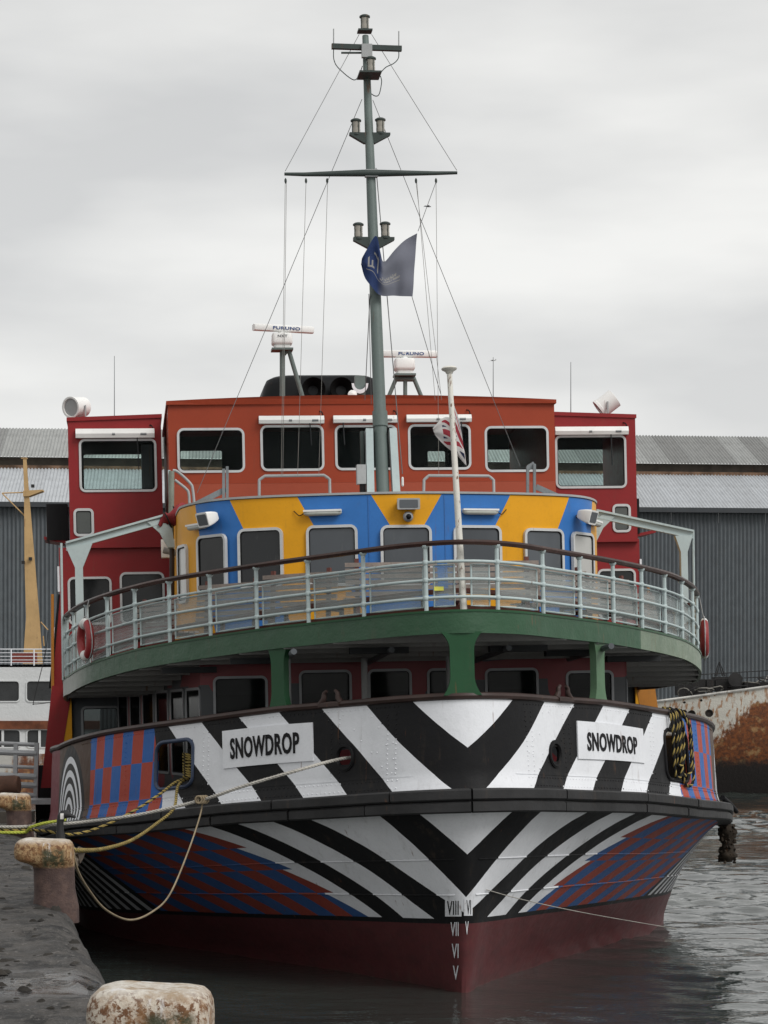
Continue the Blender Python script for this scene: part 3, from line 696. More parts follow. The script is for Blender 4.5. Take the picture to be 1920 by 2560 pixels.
# name boards
for s, cs, tx in ((1, [(1443, 1897), (1610, 1908), (1604, 1822), (1440, 1802)], (.12, .87, .22, .72)), (-1, [(560, 1922), (785, 1902), (783, 1806), (558, 1828)], (.10, .87, .22, .78))):
    c4 = [on(f_bul, x, y, 0 if s > 0 else -5.5, 5.5 if s > 0 else 0) for x, y in cs]
    def bl(x, y, c4=c4):
        a = V(c4[0]).lerp(V(c4[1]), x); b_ = V(c4[3]).lerp(V(c4[2]), x); return a.lerp(b_, y)
    def pl(x, y, h, bl=bl): u, v = bl(x, y); return f_bul(u, v) + nrm(f_bul, u, v) * (.022 + h)
    m = MB(); G = [(x / 10, y / 4) for x in range(11) for y in range(5)]
    sq = lambda x, y: (x, y)
    top = [pl(x, y, 0) for x, y in G]; bot = [pl(x, y, -.02) for x, y in G]; N_ = len(G)
    fs = [(i * 5 + j, (i + 1) * 5 + j, (i + 1) * 5 + j + 1, i * 5 + j + 1) for i in range(10) for j in range(4)]
    rim = [i * 5 for i in range(11)] + [50 + j for j in range(1, 5)] + [i * 5 + 4 for i in range(9, -1, -1)] + [3, 2, 1]
    fs += [tuple(i + N_ for i in f[::-1]) for f in fs] + [(rim[k], rim[k - 1], rim[k - 1] + N_, rim[k] + N_) for k in range(len(rim))]
    m.add(top + bot, fs); nb = m.build('name_board', M_white, ferry, 30)
    x0, x1, y0, y1 = tx
    lettering('SNOWDROP', lambda x, y, h: pl(x0 + (x1 - x0) * x, y0 + (y1 - y0) * y, h + .003), .026, .008).build('lettering', M_black, nb, None, False)

# draught marks beside the stem
def hull_box(x0, y0, x1, y1):
    sg = -1 if x0 < 1158 else 1; rng = (-2.5, 0) if sg < 0 else (0, 2.5)
    c4 = [on(f_hull, x, y, *rng, .5, 2) for x, y in ((x0, y1), (x1, y1), (x1, y0), (x0, y0))]
    def pl(x, y, h):
        u, t = V(c4[0]).lerp(V(c4[1]), x).lerp(V(c4[3]).lerp(V(c4[2]), x), y); return f_hull(u, t) - nrm(f_hull, u, t) * (.006 + h)
    return pl
for body, bx, mt in (('V', (1133, 2414, 1147, 2449), M_white), ('VI', (1130, 2359, 1147, 2395), M_white), ('VII', (1127, 2305, 1147, 2340), M_white), ('VIII', (1118, 2252, 1147, 2287), M_black), ('VI', (1166, 2250, 1177, 2286), M_black), ('V', (1163, 2303, 1171, 2336), M_white)):
    lettering(body, hull_box(*bx), .015).build('draught_mark', mt, ferry, None, False)
# white flash behind the topmost marks
for bx in ((1113, 2247, 1154, 2291), (1160, 2246, 1181, 2289)):
    pl = hull_box(*bx); m = MB(); m.add([pl(i / 6, j / 3, -.003) for i in range(7) for j in range(4)], [(i * 4 + j, i * 4 + 4 + j, i * 4 + 5 + j, i * 4 + 1 + j) for i in range(6) for j in range(3)]); m.build('mark_panel', M_white, ferry, None, False)

# decks under cover
m = MB(); du_ = cuts(.02, 10, .25)
L_ = [(-cr(BT, u).x * .99, cr(BT, u).y + .06, zST(cr(BT, u).y) + .25) for u in du_]; R_ = [(-a, b_, c_) for a, b_, c_ in L_]
m.add(L_ + R_, [(i, i + 1, len(L_) + i + 1, len(L_) + i) for i in range(len(L_) - 1)]); m.build('main_deck', M_deck, ferry)

# ------------------------------------------------------------------ ferry: promenade deck
def window(parent, o, ex, ey, w_, h_, mf, mp_, r=.1, fw=.045, proud=.02, name='window'):
    o, ex, ey = vec(o), vec(ex).normalized(), vec(ey).normalized()
    fr = MB().ring(rr(w_, h_, r), rr(w_ - 2 * fw, h_ - 2 * fw, max(.02, r - fw)), o, ex, ey, -.03, proud)
    fr.ring(rr(w_ - 2 * fw + .004, h_ - 2 * fw + .004, max(.02, r - fw)), rr(w_ - 2 * fw - .03, h_ - 2 * fw - .03, max(.015, r - fw - .01)), o, ex, ey, -.03, proud - .014, 1)
    wo = fr.build(name, [mf, M_black], parent, 40)
    MB().prism(rr(w_ - 2 * fw + .01, h_ - 2 * fw + .01, max(.02, r - fw)), o, ex, ey, -.012, -.004).build('pane', mp_, wo)
    return wo
UX, UZ = V((1, 0, 0)), V((0, 0, 1))
def wrect(x0, y0, x1, y1, d):
    a, b_ = P(x0, (y0 + y1) / 2, d), P(x1, (y0 + y1) / 2, d); c, e = P((x0 + x1) / 2, y0, d), P((x0 + x1) / 2, y1, d)
    return (a.x + b_.x) / 2, (c.z + e.z) / 2, b_.x - a.x, c.z - e.z
def whole(r, i=.04): return (r[0] - r[2] / 2 + i, r[0] + r[2] / 2 - i, r[1] - r[3] / 2 + i, r[1] + r[3] / 2 - i)

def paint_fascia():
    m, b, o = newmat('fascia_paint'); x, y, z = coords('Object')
    sheen_chip = step(noise(5, 6, .7), .52, .66) * step(x, 3.6, 5.2) * step(noise(1.2, 2), .4, .55)
    c = mixc(step(noise(2.2, 5, .6), .3, .7) * .5 + .5, (.09, .15, .095), (.17, .22, .155)); c = mixc(x > 3.22, (.020, .075, .033), c); c = mixc(sheen_chip * .85, c, (.36, .40, .32)); c = mixc(step(x * -1, 5.1, 5.5), c, (.24, .26, .23))  # right end paler: faded green, plus sky reflection put into the colour
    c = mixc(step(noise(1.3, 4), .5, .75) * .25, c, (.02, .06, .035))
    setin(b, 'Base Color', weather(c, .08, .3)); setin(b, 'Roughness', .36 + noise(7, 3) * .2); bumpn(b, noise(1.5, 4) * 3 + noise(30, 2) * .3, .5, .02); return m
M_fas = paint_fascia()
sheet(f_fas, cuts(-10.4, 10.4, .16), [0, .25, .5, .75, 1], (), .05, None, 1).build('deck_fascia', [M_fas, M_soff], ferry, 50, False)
m = MB(); m.loft([[f_fas(u, 1) + V((0, 0, .012)) + V((*plan_n(PF, u), 0)) * .012, f_fas(u, 1) + V((0, 0, .012)) - V((*plan_n(PF, u), 0)) * .1, f_fas(u, 1) - V((*plan_n(PF, u), 0)) * .1 - V((0, 0, .02)), f_fas(u, 1) + V((*plan_n(PF, u), 0)) * .012 - V((0, 0, .02))] for u in cuts(-10.3, 10.3, .16)])
m.build('deck_edge', M_green, ferry, 40)
for nm, dz, mt in (('promenade_deck', -.03, M_deck), ('deck_ceiling', -.2, M_soff)):
    m = MB(); uu = cuts(.03, 10.4, .25); n_ = len(uu)
    A = [V((-cr(PF, u).x + .03, cr(PF, u).y + .03, zF(cr(PF, u).y) + dz)) for u in uu]; B = [V((-a.x, a.y, a.z)) for a in A]
    m.add(A + B, [(i, i + 1, n_ + i + 1, n_ + i) for i in range(n_ - 1)]); m.build(nm, mt, ferry)
# deck beams and pipes under the promenade deck
for k in range(13):
    d = .6 + k * .78
    uu = min(cuts(0, 10, .02), key=lambda u: abs(cr(PF, u).y - d)); w_ = cr(PF, uu).x - .06; z = zF(d) - .26
    MB().bar((-w_, d, z), (w_, d, z), .09, .13).build('deck_beam', M_soff, ferry)
for x in (-2.2, -.8, .9, 2.4): MB().tube([(x, 0.9, 4.82), (x, 4.0, 4.72)], .045, 8).build('pipe', M_grey, ferry, 40)
for x, d in ((-2.6, 2.6), (-.95, 1.2), (1.1, 1.3), (2.1, 2.2), (3.3, 3.4), (-3.6, 4.0)): MB().box((x, d, zF(d) - .38), (.85, .18, .09)).build('deck_lamp', M_dark, ferry)

# bow rail: posts, wooden top rail, three round bars, wire panels
def rail_pt(u, z, inset=.06): p = cr(PF, u) - plan_n(PF, u) * inset; return V((p.x, p.y, z))
_pq = [0.0]
for i in range(1, 106): _pq.append(_pq[-1] + (cr(PF, i / 10) - cr(PF, (i - 1) / 10)).length)
upf = lambda q: math.copysign(float(np.interp(abs(q), _pq, range(106))) / 10, q)
UR = cuts(-9.4, 9.4, .1)
def rz(u, k): p = cr(PF, u); return zF(p.y) + (zR(p.y) - zF(p.y)) * k
m = MB(); m.loft([[rail_pt(u, rz(u, 1) + dz, .06 + dx) for dx, dz in ((-.045, -.035), (.045, -.035), (.055, .0), (.035, .03), (-.035, .03), (-.055, 0))] for u in UR]); m.build('top_rail', M_wood, ferry, 40)
for k in (.2, .46, .72): MB().tube([rail_pt(u, rz(u, k)) for u in UR], .021, 8).build('rail_bar', M_mint, ferry, 60)
pq = sorted([s * (.56 + 1.1 * i) for i in range(12) for s in (-1, 1)])
pq = [q for q in pq if abs(upf(q)) < 9.4]
for q in pq:
    u = upf(q); a, b_ = rail_pt(u, rz(u, -.02)), rail_pt(u, rz(u, .97))
    m = MB().tube([a, b_], .03, 8)
    for k in (.2, .46, .72): m.lathe(rail_pt(u, rz(u, k)) - V((0, 0, .035)), UZ, [(.03, 0), (.042, .015), (.042, .055), (.03, .07)], 8)
    m.lathe(rail_pt(u, rz(u, .92)), UZ, [(.03, 0), (.055, .035), (.055, .05)], 8); m.build('rail_post', M_mint, ferry, 40)
def paint_wire():
    m, b, o = newmat('wire_screen'); q, v, _ = coords()
    mesh_ = (v * 9).mod(1) < .07
    cov = emin(.36 + (noise(2.5, 3) - .5) * .4 + mesh_ * .22, .95)
    setin(b, 'Base Color', (.30, .34, .335)); setin(b, 'Roughness', .35)
    tr = E.nt.nodes.new('ShaderNodeBsdfTransparent'); mx_ = E.nt.nodes.new('ShaderNodeMixShader')
    E.nt.links.new(tr.outputs[0], mx_.inputs[1]); E.nt.links.new(b.outputs[0], mx_.inputs[2]); setin(mx_, 0, cov); E.nt.links.new(mx_.outputs[0], o.inputs[0]); return m
M_wire = paint_wire()
for qa, qb in zip(pq[:-1], pq[1:]):
    if abs(qa + qb) < .1: spans = [(qa + .1, -.14), (.14, qb - .1)]
    else: spans = [(qa + .07, qb - .07)]
    for sa, sb in spans:
        f = lambda q, v: rail_pt(upf(q), rz(upf(q), .07 + .61 * v), .12)
        qs = cuts(sa, sb, .15); pn = sheet(f, qs, [0, .5, 1], (), .006).build('wire_panel', M_wire, ferry, None, False)
        loop = [f(q, 0) for q in qs] + [f(sb, v) for v in (.5, 1)] + [f(q, 1) for q in qs[::-1][1:]] + [f(sa, .5)]
        MB().tube(loop, .014, 6, loop=True).build('panel_frame', M_mint, pn)
for k, (dz, ins, mt) in enumerate(((.06, .42, M_deck), (.30, .55, M_wood))):
    UU = cuts(-8.2, 8.2, .2)
    MB().loft([[rail_pt(u, rz(u, 0) + dz + b_, ins + a_) for a_, b_ in ((-.06, -.03), (.06, -.03), (.06, .03), (-.06, .03))] for u in UU]).build('margin_board', pm('board_red_brown', (.16, .06, .045), .6, .3, .3), ferry)
# jackstaff
ja, jb = V((0.02, -.62, 5.2)), P(1123, 925, -.45)
m = MB().tube([ja, ja.lerp(jb, .5), jb], [.05, .043, .036], 12)
m.lathe(jb, jb - ja, [(.045, -.05), (.06, -.02), (.1, 0), (.11, .02), (.09, .04)], 14); 
def paint_staff():
    m_, b, o = newmat('staff_paint'); c = mixc(step(noise(6, 5, .7, (3, 3, 1)), .58, .66), (.68, .66, .6), (.16, .08, .04)); setin(b, 'Base Color', weather(c, .1, .3)); setin(b, 'Roughness', .5); bumpn(b, noise(20, 3), .3, .01); return m_
M_staff = paint_staff(); m.build('jackstaff', M_staff, ferry, 40)

# flared green pillars between bulwark and deck
def pillar(u, wt, ww, wb, mt):
    o = f_bul(u, 1) + V((0, 0, .04)); n_ = plan_n(BT, u); ex = V((-n_.y, n_.x, 0)); pf = cr(PF, u); zt = zF(pf.y) - .29
    H = zt - o.z; prof = []
    N_ = 14
    for i in range(N_ + 1):
        t = i / N_; k = max(0, 1 - t / .3) ** 2; j = max(0, (t - .72) / .28) ** 2
        prof.append((ww + (wb - ww) * k + (wt - ww) * j, t * H))
    poly = [(x / 2, z) for x, z in prof] + [(-x / 2, z) for x, z in prof[::-1]]
    MB().prism(poly, o, ex, UZ, -.09, .015).build('pillar', mt, ferry, 50)
pillar(-.06, .56, .33, .52, M_green); pillar(on(f_bul, 697, 1800, -5, 0)[0], .40, .26, .38, M_green); pillar(on(f_bul, 1503, 1790, 0, 5)[0], .38, .25, .38, pm('pale_green', (.10, .18, .105), .45, .15, .3, .2, 6))  # right pillar a paler green, like the fascia above it
for x, d in ((-2.2, 2.2), (2.55, 2.35), (-.95, 3.2), (.35, 3.1)): MB().tube([(x, d, 2.7), (x, d, zF(d) - .2)], .05, 10).build('stanchion', M_greyl, ferry, 40)
# horned chocks on the cap
for px, py in ((828, 1752), (1408, 1754)):
    u, v = on(f_bul, px, py, -4, 4); o = f_bul(u, 1) + V((0, 0, .06)); t = f_bul(u + .2, 1) - f_bul(u - .2, 1); t.normalize()
    m = MB().bar(o - t * .2 - UZ * .03, o + t * .2 - UZ * .03, .13, .05)
    for s in (-1, 1): m.tube(spl([o + t * s * .2 - UZ * .01, o + t * s * .14 + UZ * .06, o + t * s * .13 + UZ * .13, o + t * s * .08 + UZ * .17], 5), [.05 - .0018 * i for i in range(16)], 8)
    m.build('chock', M_dkbrown, ferry, 50)

# ------------------------------------------------------------------ ferry: main-deck house
D1 = 4.25
def paint_house():
    m, b, o = newmat('house_paint'); x, y, z = coords('Object')
    blk = noise(.75, 1, .3); c = mixc(blk > .5, (.045, .05, .056), (.20, .02, .026))
    c = mixc((z > 4.42) * (blk > .4), c, (.20, .02, .026))
    setin(b, 'Base Color', weather(c, .1, .2)); setin(b, 'Roughness', .45); return m
M_house = paint_house()
wr = [wrect(*a, D1) for a in ((533, 1690, 670, 1800), (748, 1675, 880, 1800), (920, 1672, 1030, 1800), (1068, 1670, 1178, 1800), (1213, 1670, 1347, 1800), (1415, 1676, 1535, 1800))]
hl = [whole(r) for r in wr]
fw = lambda s, z: V((s, D1, z))
sheet(fw, cuts(-3.42, 3.36, .5, [x for h in hl for x in h[:2]]), cuts(2.6, 4.98, .5, [x for h in hl for x in h[2:]]), hl, .06, None, 1).build('main_house_front', [M_house, M_dark], ferry, None, False)
for r in wr: window(ferry, (r[0], D1, r[1]), UX, UZ, r[2], r[3], M_framed, glass('saloon_glass', (.35, .38, .38), .8) if r is wr[0] else bpy.data.materials['saloon_glass'], .1, .04)
MB().box((0, 9.2, 2.62), (8.6, 9.6, .05)).build('saloon_floor', M_dark, ferry); MB().box((0, 12.9, 3.8), (9.5, .06, 2.3)).build('saloon_bulkhead', M_dark, ferry)
for s in (-1, 1):                      # glazed sides spreading aft
    a, b_ = V((s * 3.4, D1 + .03, 0)), V((s * 4.75, 12.6, 0)); t = (b_ - a).normalized(); n_ = V((t.y, -t.x, 0)) * s
    ln = (b_ - a).length; k = 6; hs = []
    f = (lambda q, z, a=a, t=t: V(((a + t * q).x, (a + t * q).y, z))) if s > 0 else (lambda q, z, a=a, t=t, ln=ln: V(((a + t * (ln - q)).x, (a + t * (ln - q)).y, z)))
    for i in range(k): q0 = ln * (i + .12) / k; q1 = ln * (i + .88) / k; hs.append((q0, q1, 3.0, 4.35))
    sheet(f, cuts(0, ln, .6, [x for h in hs for x in h[:2]]), [2.5, 3.0, 4.35, 4.98], hs, .06, None, 1).build('main_house_side', [M_house, M_dark], ferry, None, False)
    for h in hs:
        c = f((h[0] + h[1]) / 2, (h[2] + h[3]) / 2); ex = (f(1, 3) - f(0, 3)).normalized()
        window(ferry, c, ex, UZ, h[1] - h[0] + .08, h[3] - h[2] + .08, M_framed, bpy.data.materials['saloon_glass'], .06, .04)

# midship front at main deck, seen past the bow on the quay side
D2 = 13.4
for s in (-1, 1):
    r = wrect(203, 1765, 300, 1868, D2 - .02); r = (s * abs(r[0]), r[1], r[2], r[3]); h = whole(r)
    sheet(lambda q, z: V((q, D2 - .02, z)), sorted([s * 4.5, h[0], h[1], s * 5.8]) if s > 0 else sorted([-5.8, h[0], h[1], -4.5]), [2.4, h[2], h[3], 4.6], [h], .06, None, 1).build('midship_front', [M_grey, M_dark], ferry, None, False)
    window(ferry, (r[0], D2 - .02, r[1]), UX, UZ, r[2], r[3], M_framed, bpy.data.materials['saloon_glass'], .1)
    a = P(158, 1810, D2 - .1); MB().box((s * abs(a.x), D2 - .1, 3.5), (.34, .1, 2.2)).build('yellow_panel', M_yellow, ferry)
    m = MB(); m.prism([(s * 5.62, 4.6), (s * 6.02, 4.6), (s * 6.28, 2.6), (s * 5.98, 2.6)], (0, D2, 0), UX, UZ, .02, .16); m.build('side_post', M_red if s < 0 else pm('ochre_pipe', (.42, .17, .03), .5), ferry)
    MB().box((s * 6.22, D2 + 1.0, 2.35), (.42, .5, 1.35)).build('side_fender', M_black, ferry)
    MB().tube([(s * 6.05, D2 - .05, 2.5), (s * 5.98, D2 - .05, 6.4)], .03, 8).build('vertical_pipe', pm('ochre_pipe', (.42, .17, .03), .5), ferry, 40)
    MB().box((s * 5.97, 26, 3.9), (.06, 25, 1.5)).build('side_plating', M_red, ferry)
    # red house side below the bridge wings, flaring out to the deck edge
    m = MB(); m.prism([(s * 3.6, 4.55), (s * 3.6, 7.32), (s * 5.84, 7.32), (s * 5.84, 6.4), (s * 6.0, 5.3), (s * 6.06, 4.55)], (0, D2 + .04, 0), UX, UZ, -2.9, 0); m.build('wing_base', M_red, ferry)
    for x0, y0, x1, y1 in (((170, 1442, 280, 1562), (300, 1430, 412, 1560)) if s < 0 else ((1494, 1422, 1590, 1545),)):
        r = wrect(x0, y0, x1, y1, D2 + .04); window(ferry, (r[0], D2 + .035, r[1]), UX, UZ, r[2], r[3], M_frame, M_glass_dk, .12)
    e = [(5.85, 6.4), (6.01, 5.3), (6.07, 4.55)]
    for i, mt in ((0, M_white), (1, M_black), (0.5, M_white)): 
        pass
    MB().prism([(s * 5.83, 6.4), (s * 5.87, 6.4), (s * 6.09, 4.55), (s * 6.03, 4.55)], (0, D2 + .04, 0), UX, UZ, .002, .03).build('edge_strip', M_black, ferry)
    MB().prism([(s * 5.835, 6.95), (s * 5.875, 6.95), (s * 5.875, 6.45), (s * 5.835, 6.45)], (0, D2 + .04, 0), UX, UZ, .002, .03).build('edge_strip', M_white, ferry)
    MB().prism([(s * 5.95, 5.75), (s * 5.985, 5.75), (s * 6.03, 5.2), (s * 5.99, 5.2)], (0, D2 + .04, 0), UX, UZ, .032, .045).build('edge_strip', M_white, ferry)
MB().box((0, 27, 5.9), (11.5, 21.3, 2.7)).build('aft_house', M_red, ferry)

# ------------------------------------------------------------------ ferry: round-fronted promenade house
HP = [(0, 5.04), (1.19, 5.2), (2.33, 5.52), (3.08, 6.0), (3.52, 6.9), (3.63, 8.0), (3.64, 11.6)]
ZH0, ZH1 = 4.85, 7.46
def f_ph(u, v): p = cr(HP, u); return V((p.x, p.y, ZH0 + (ZH1 - ZH0) * v))
_hq = [0.0]
for i in range(1, 61): _hq.append(_hq[-1] + (cr(HP, i / 10) - cr(HP, (i - 1) / 10)).length)
harc = lambda u: math.copysign(float(np.interp(abs(u) * 10, range(61), _hq)), u)
def paint_ph():
    m, b, o = newmat('promenade_house_paint'); s, z, _ = coords(); a = abs(s); dl = (ZH1 - z)
    Y_, B_ = (.70, .325, .010), (.036, .16, .45)
    c = mixc((a + dl * .6) > .58, Y_, B_)
    c = mixc((a + dl * .55) > 1.78, c, Y_); c = mixc((a + dl * .5) > 2.95, c, B_); c = mixc((a + dl * .25) > 3.85, c, Y_)
    setin(b, 'Base Color', weather(c, .07, .2)); setin(b, 'Roughness', .38 + noise(6, 3) * .15); b.inputs['Specular IOR Level'].default_value = .22; bumpn(b, noise(1.4, 3) * 2 + noise(30, 2) * .2, .25, .015); return m
sheet(f_ph, cuts(-6, 6, .1), [0, .2, .4, .6, .8, 1], (), .05, lambda u, v: (harc(u), ZH0 + (ZH1 - ZH0) * v), 1).build('promenade_house_wall', [paint_ph(), M_dark], ferry, 50, False)
m = MB(); uu = cuts(.02, 6, .1); n_ = len(uu); A = [V((-cr(HP, u).x - .015, cr(HP, u).y - .02, ZH1 + .01)) for u in uu]; B = [V((-a.x, a.y, a.z)) for a in A]
poly = A[::-1] + B
m.loft([poly, [p + UZ * .035 for p in poly]]); m.build('promenade_house_roof', M_greyl, ferry)
for u in (-.52, .52): 
    p = f_ph(u, .5); n2 = nrm(f_ph, u, .5); MB().box(V((p.x, p.y, (ZH0 + ZH1) / 2)) + n2 * .003, (.012, .012, ZH1 - ZH0 - .02), Matrix.Rotation(atan2(n2.x, -n2.y), 3, 'Z')).build('seam', pm('seam_blue', (.05, .16, .42), .5) if abs(u) < 1 else M_yellow, ferry)
def onph(px, py): return on(f_ph, px, py, -6 if px < 990 else 0, 0 if px < 990 else 6)
for px, py, w_, mp_ in ((831, 1389, .84, M_glass_gr), (1016, 1389, .84, M_glass_gr), (1194, 1389, .84, M_glass_gr), (652, 1396, .78, M_glass_dk), (1360, 1396, .78, M_glass_gr), (531, 1412, .74, M_glass_dk), (1457, 1405, .74, pm('sky_glare_pane', (.42, .42, .40), .12, .05, 0, 0)), (464, 1435, .62, bpy.data.materials['sky_glare_pane'])):  # the whitish panes carry reflected sky in their base colour
    if 900 < px < 1100: u, v = on(f_ph, px, py, -2, 2)
    else: u, v = onph(px, py)
    p = f_ph(u, v); n2 = nrm(f_ph, u, v); ex = V((-n2.y, n2.x, 0)).normalized()
    window(ferry, p + n2 * .012, ex, UZ, w_, .99, M_frame, mp_, .12, .045, .025)
# tube lamps, floodlights, loudhailer and camera on the house front
def onwall(px, py): 
    u, v = on(f_ph, px, py, -6, 6) if 900 < px < 1100 else onph(px, py)
    n2 = nrm(f_ph, u, v); return f_ph(u, v), n2, V((-n2.y, n2.x, 0)).normalized()
for px, py in ((808, 1283), (1197, 1281), (503, 1317), (1478, 1309)):
    p, n2, ex = onwall(px, py); o = p + n2 * .07; L2 = .31
    m = MB(); rings = [[o + ex * x + n2 * (cos(a) * .055 * k) + UZ * (sin(a) * .05 * k) for a in [i * pi / 5 for i in range(10)]] for x, k in ((-L2, .3), (-L2 + .03, .8), (-L2 + .08, 1), (L2 - .08, 1), (L2 - .03, .8), (L2, .3))]
    m.loft(rings); m.box(o - n2 * .05, (.3, .06, .05), Matrix.Rotation(atan2(ex.y, ex.x), 3, 'Z')); tl = m.build('tube_lamp', M_lens, ferry, 40)
    MB().bar(o - ex * L2 + UZ * .035 + n2 * .01, o + ex * L2 + UZ * .035 + n2 * .01, .1, .03).build('lamp_body', M_plast, tl)
    s = -1 if px < 990 else 1
    if px in (808, 1197): MB().tube(spl([o + ex * s * L2, o + ex * s * (L2 + .08) - UZ * .03 - n2 * .04, o + ex * s * (L2 + .17) + UZ * .05 - n2 * .06], 6), .008, 6).build('cable', M_black, tl)
for px, py, s in ((543, 1297, -1), (1442, 1292, 1)):
    p, n2, ex = onwall(px, py); d_ = (n2 + ex * s * .25 - UZ * .3).normalized(); x = d_.cross(UZ).normalized(); y = x.cross(d_)
    o = p + n2 * .2
    m = MB().loft([[o + d_ * t + x * a * k + y * b_ * k for a, b_ in rr(.34, .24, .03, 3)] for t, k in ((-.14, .45), (-.1, .62), (.0, .85), (.1, 1), (.13, 1))]); fl = m.build('floodlight', M_plast, ferry, 40)
    MB().prism(rr(.28, .18, .02, 3), o + d_ * .132, x, y, -.002, .003).build('lamp_glass', M_grey, fl)
    MB().bar(p - n2 * .02, o - d_ * .08, .05, .04).build('bracket', pm('rusty_bracket', (.13, .07, .045), .7, .3), fl)
p, n2, ex = onwall(1018, 1262); o = p + n2 * .1
m = MB().loft([[o + n2 * t + ex * a * k + UZ * b_ * k for a, b_ in rr(.37, .18, .02, 3)] for t, k in ((-.1, .8), (.05, 1), (.09, 1))]); lh = m.build('loudhailer', M_greyl, ferry, 40)
MB().prism(rr(.30, .13, .015, 3), o + n2 * .091, ex, UZ, -.002, .004).build('grille', M_grey, lh)
o = p - UZ * .2 + n2 * .08; m = MB().lathe(o - n2 * .08, n2, [(.06, 0), (.075, .03), (.085, .09), (.07, .13), (.04, .155), (.0, .16)], 16); cm = m.build('camera_dome', M_greyl, ferry, 50)
MB().lathe(o + n2 * .03, n2 - UZ * .1, [(.04, 0), (.045, .05), (.03, .075), (0, .08)], 14).build('camera_lens', M_black, cm, 50)
# white speaker box by the left corner and the pale frames that carry the side canopy
a = P(420, 1372, 10.2); MB().box(a, (.25, .2, .33)).build('speaker_box', M_plast, ferry); MB().tube([P(408, 1375, 9.4), P(440, 1383, 9.4)], .06, 10).build('horn', M_greyl, ferry, 40)
DC = 8.8
for s, pts in ((-1, [(415, 1287), (165, 1357), (196, 1395)]), (1, [(1490, 1276), (1733, 1328), (1709, 1372)])):
    a, b_, c = [P(x, y, DC) for x, y in pts]
    MB().bar(a, b_, .14, .035).bar(a - UZ * .13, b_ - UZ * .13, .09, .02).bar(a - UZ * .065, b_ - UZ * .065, .02, .12).build('canopy_beam', M_mint, ferry)
    x0 = c.x; zt = b_.z - .08
    poly = [(-.13, 0), (-.05, -.30), (-.05, zt * -1 + 4.7), (.05, zt * -1 + 4.7), (.05, -.30), (.13, 0)] if s > 0 else [(-.17, 0), (-.05, -.36), (-.05, 4.7 - zt), (.06, 4.7 - zt), (.06, -.36), (.2, .06)]
    MB().prism([(x * 1.25, z) for x, z in poly], (x0, DC, zt), UX, UZ, -.07, .05).build('canopy_post', M_mint, ferry)
    MB().prism([(s * .34, 0), (s * .1, .03), (s * -.1, -.12), (s * -.14, -.46), (s * -.02, -.46), (s * .12, -.2)], a - UZ * .12, UX, UZ, -.06, .04).build('canopy_knee', M_mint, ferry)
    e = P(158 if s < 0 else 1737, 1700 if s < 0 else 1640, DC); t_ = P(153 if s < 0 else 1733, 1358 if s < 0 else 1328, DC)
    MB().tube([t_, e], .022, 8).build('canopy_stay', M_mint, ferry, 40)
# ladder rails, galvanised posts and struts on the house roof
M_pole = pm('flaked_pole', (.26, .28, .23), .6, .25, .7)
MB().tube([P(429, 1178, 9), P(427, 1372, 9)], .05, 8).build('davit_pole', M_pole, ferry, 40)
MB().tube([P(430, 1372, 9), P(430, 1500, 9)], .045, 8).build('davit_pole', pm('dark_pole', (.06, .045, .04), .6, .3, .4), ferry, 40)
MB().bar(P(1487, 1625, 2.2), P(1487, 1765, 2.2), .1, .12).build('stanchion', M_greyl, ferry)
MB().box(P(424, 1230, 9.1), (.045, .05, .78)).build('ladder_side', M_mint, ferry)
for pts in ([(432, 1176), (445, 1180), (475, 1208), (482, 1225), (487, 1278)], [(437, 1200), (465, 1222), (472, 1235), (474, 1268)]):
    MB().tube(spl([P(x, y, 9.2) for x, y in pts], 5), .025, 8).build('hand_rail', M_greyl, ferry, 50)
for px, py0, py1 in ((568, 1166, 1268), (559, 1172, 1270), (1319, 1166, 1248), (1336, 1160, 1250)): MB().bar(P(px, py0, 9.6), P(px, py1, 9.6), .06, .05).build('steel_post', M_steel, ferry)
for a, b_ in (((565, 1223), (488, 1262)), ((1340, 1217), (1440, 1262)), ((1320, 1170), (1336, 1160))): MB().bar(P(*a, 9.65), P(*b_, 9.65), .05, .1).build('steel_strut', M_steel, ferry)
for pts in ([(648, 1258), (648, 1200), (662, 1190), (810, 1188), (824, 1198), (825, 1245)], [(1059, 1240), (1060, 1200), (1072, 1189), (1222, 1190), (1234, 1200), (1235, 1245)]):
    q = [P(x, y, 10.6) for x, y in pts]; MB().tube([q[0], q[0].lerp(q[1], .95)] + spl([q[1], q[2]], 3) + spl([q[3], q[4]], 3) + [q[5]], .028, 8).build('guard_hoop', M_greyl, ferry, 50)

# ------------------------------------------------------------------ ferry: bridge
D3, D4 = 11.55, 16.2
xl, xr = P(421, 1100, D3).x, P(1387, 1100, D3).x
ZB0, ZB1 = 7.3, P(420, 1016, D3).z + .08
camb = lambda s: .10 * (1 - ((s - (xl + xr) / 2) / 3.9) ** 2)
def f_br(s, z): return V((s, D3 - .06 * (1 - ((s - (xl + xr) / 2) / 3.9) ** 2), z + (camb(s) if z > ZB1 - .02 else 0)))
wpx = [(443, 1070, 612, 1182), (651, 1063, 810, 1178), (837, 1063, 993, 1176), (1020, 1061, 1177, 1175), (1212, 1065, 1372, 1180)]
wr = [wrect(*a, D3 - .03) for a in wpx]; hl = [whole(r) for r in wr]
zsplit = P(900, 1207, D3).z
m = sheet(f_br, cuts(xl, xr, .4, [x for h in hl for x in h[:2]]), cuts(zsplit, ZB1, .6, [x for h in hl for x in h[2:]]), hl, .06, None, 1); m.build('bridge_front', [M_orange, M_dark], ferry, 30, False)
sheet(f_br, cuts(xl, xr, .4), [ZB0, zsplit - .002], (), .07, None, 1).build('bridge_apron', [M_orange2, M_dark], ferry, 30, False)
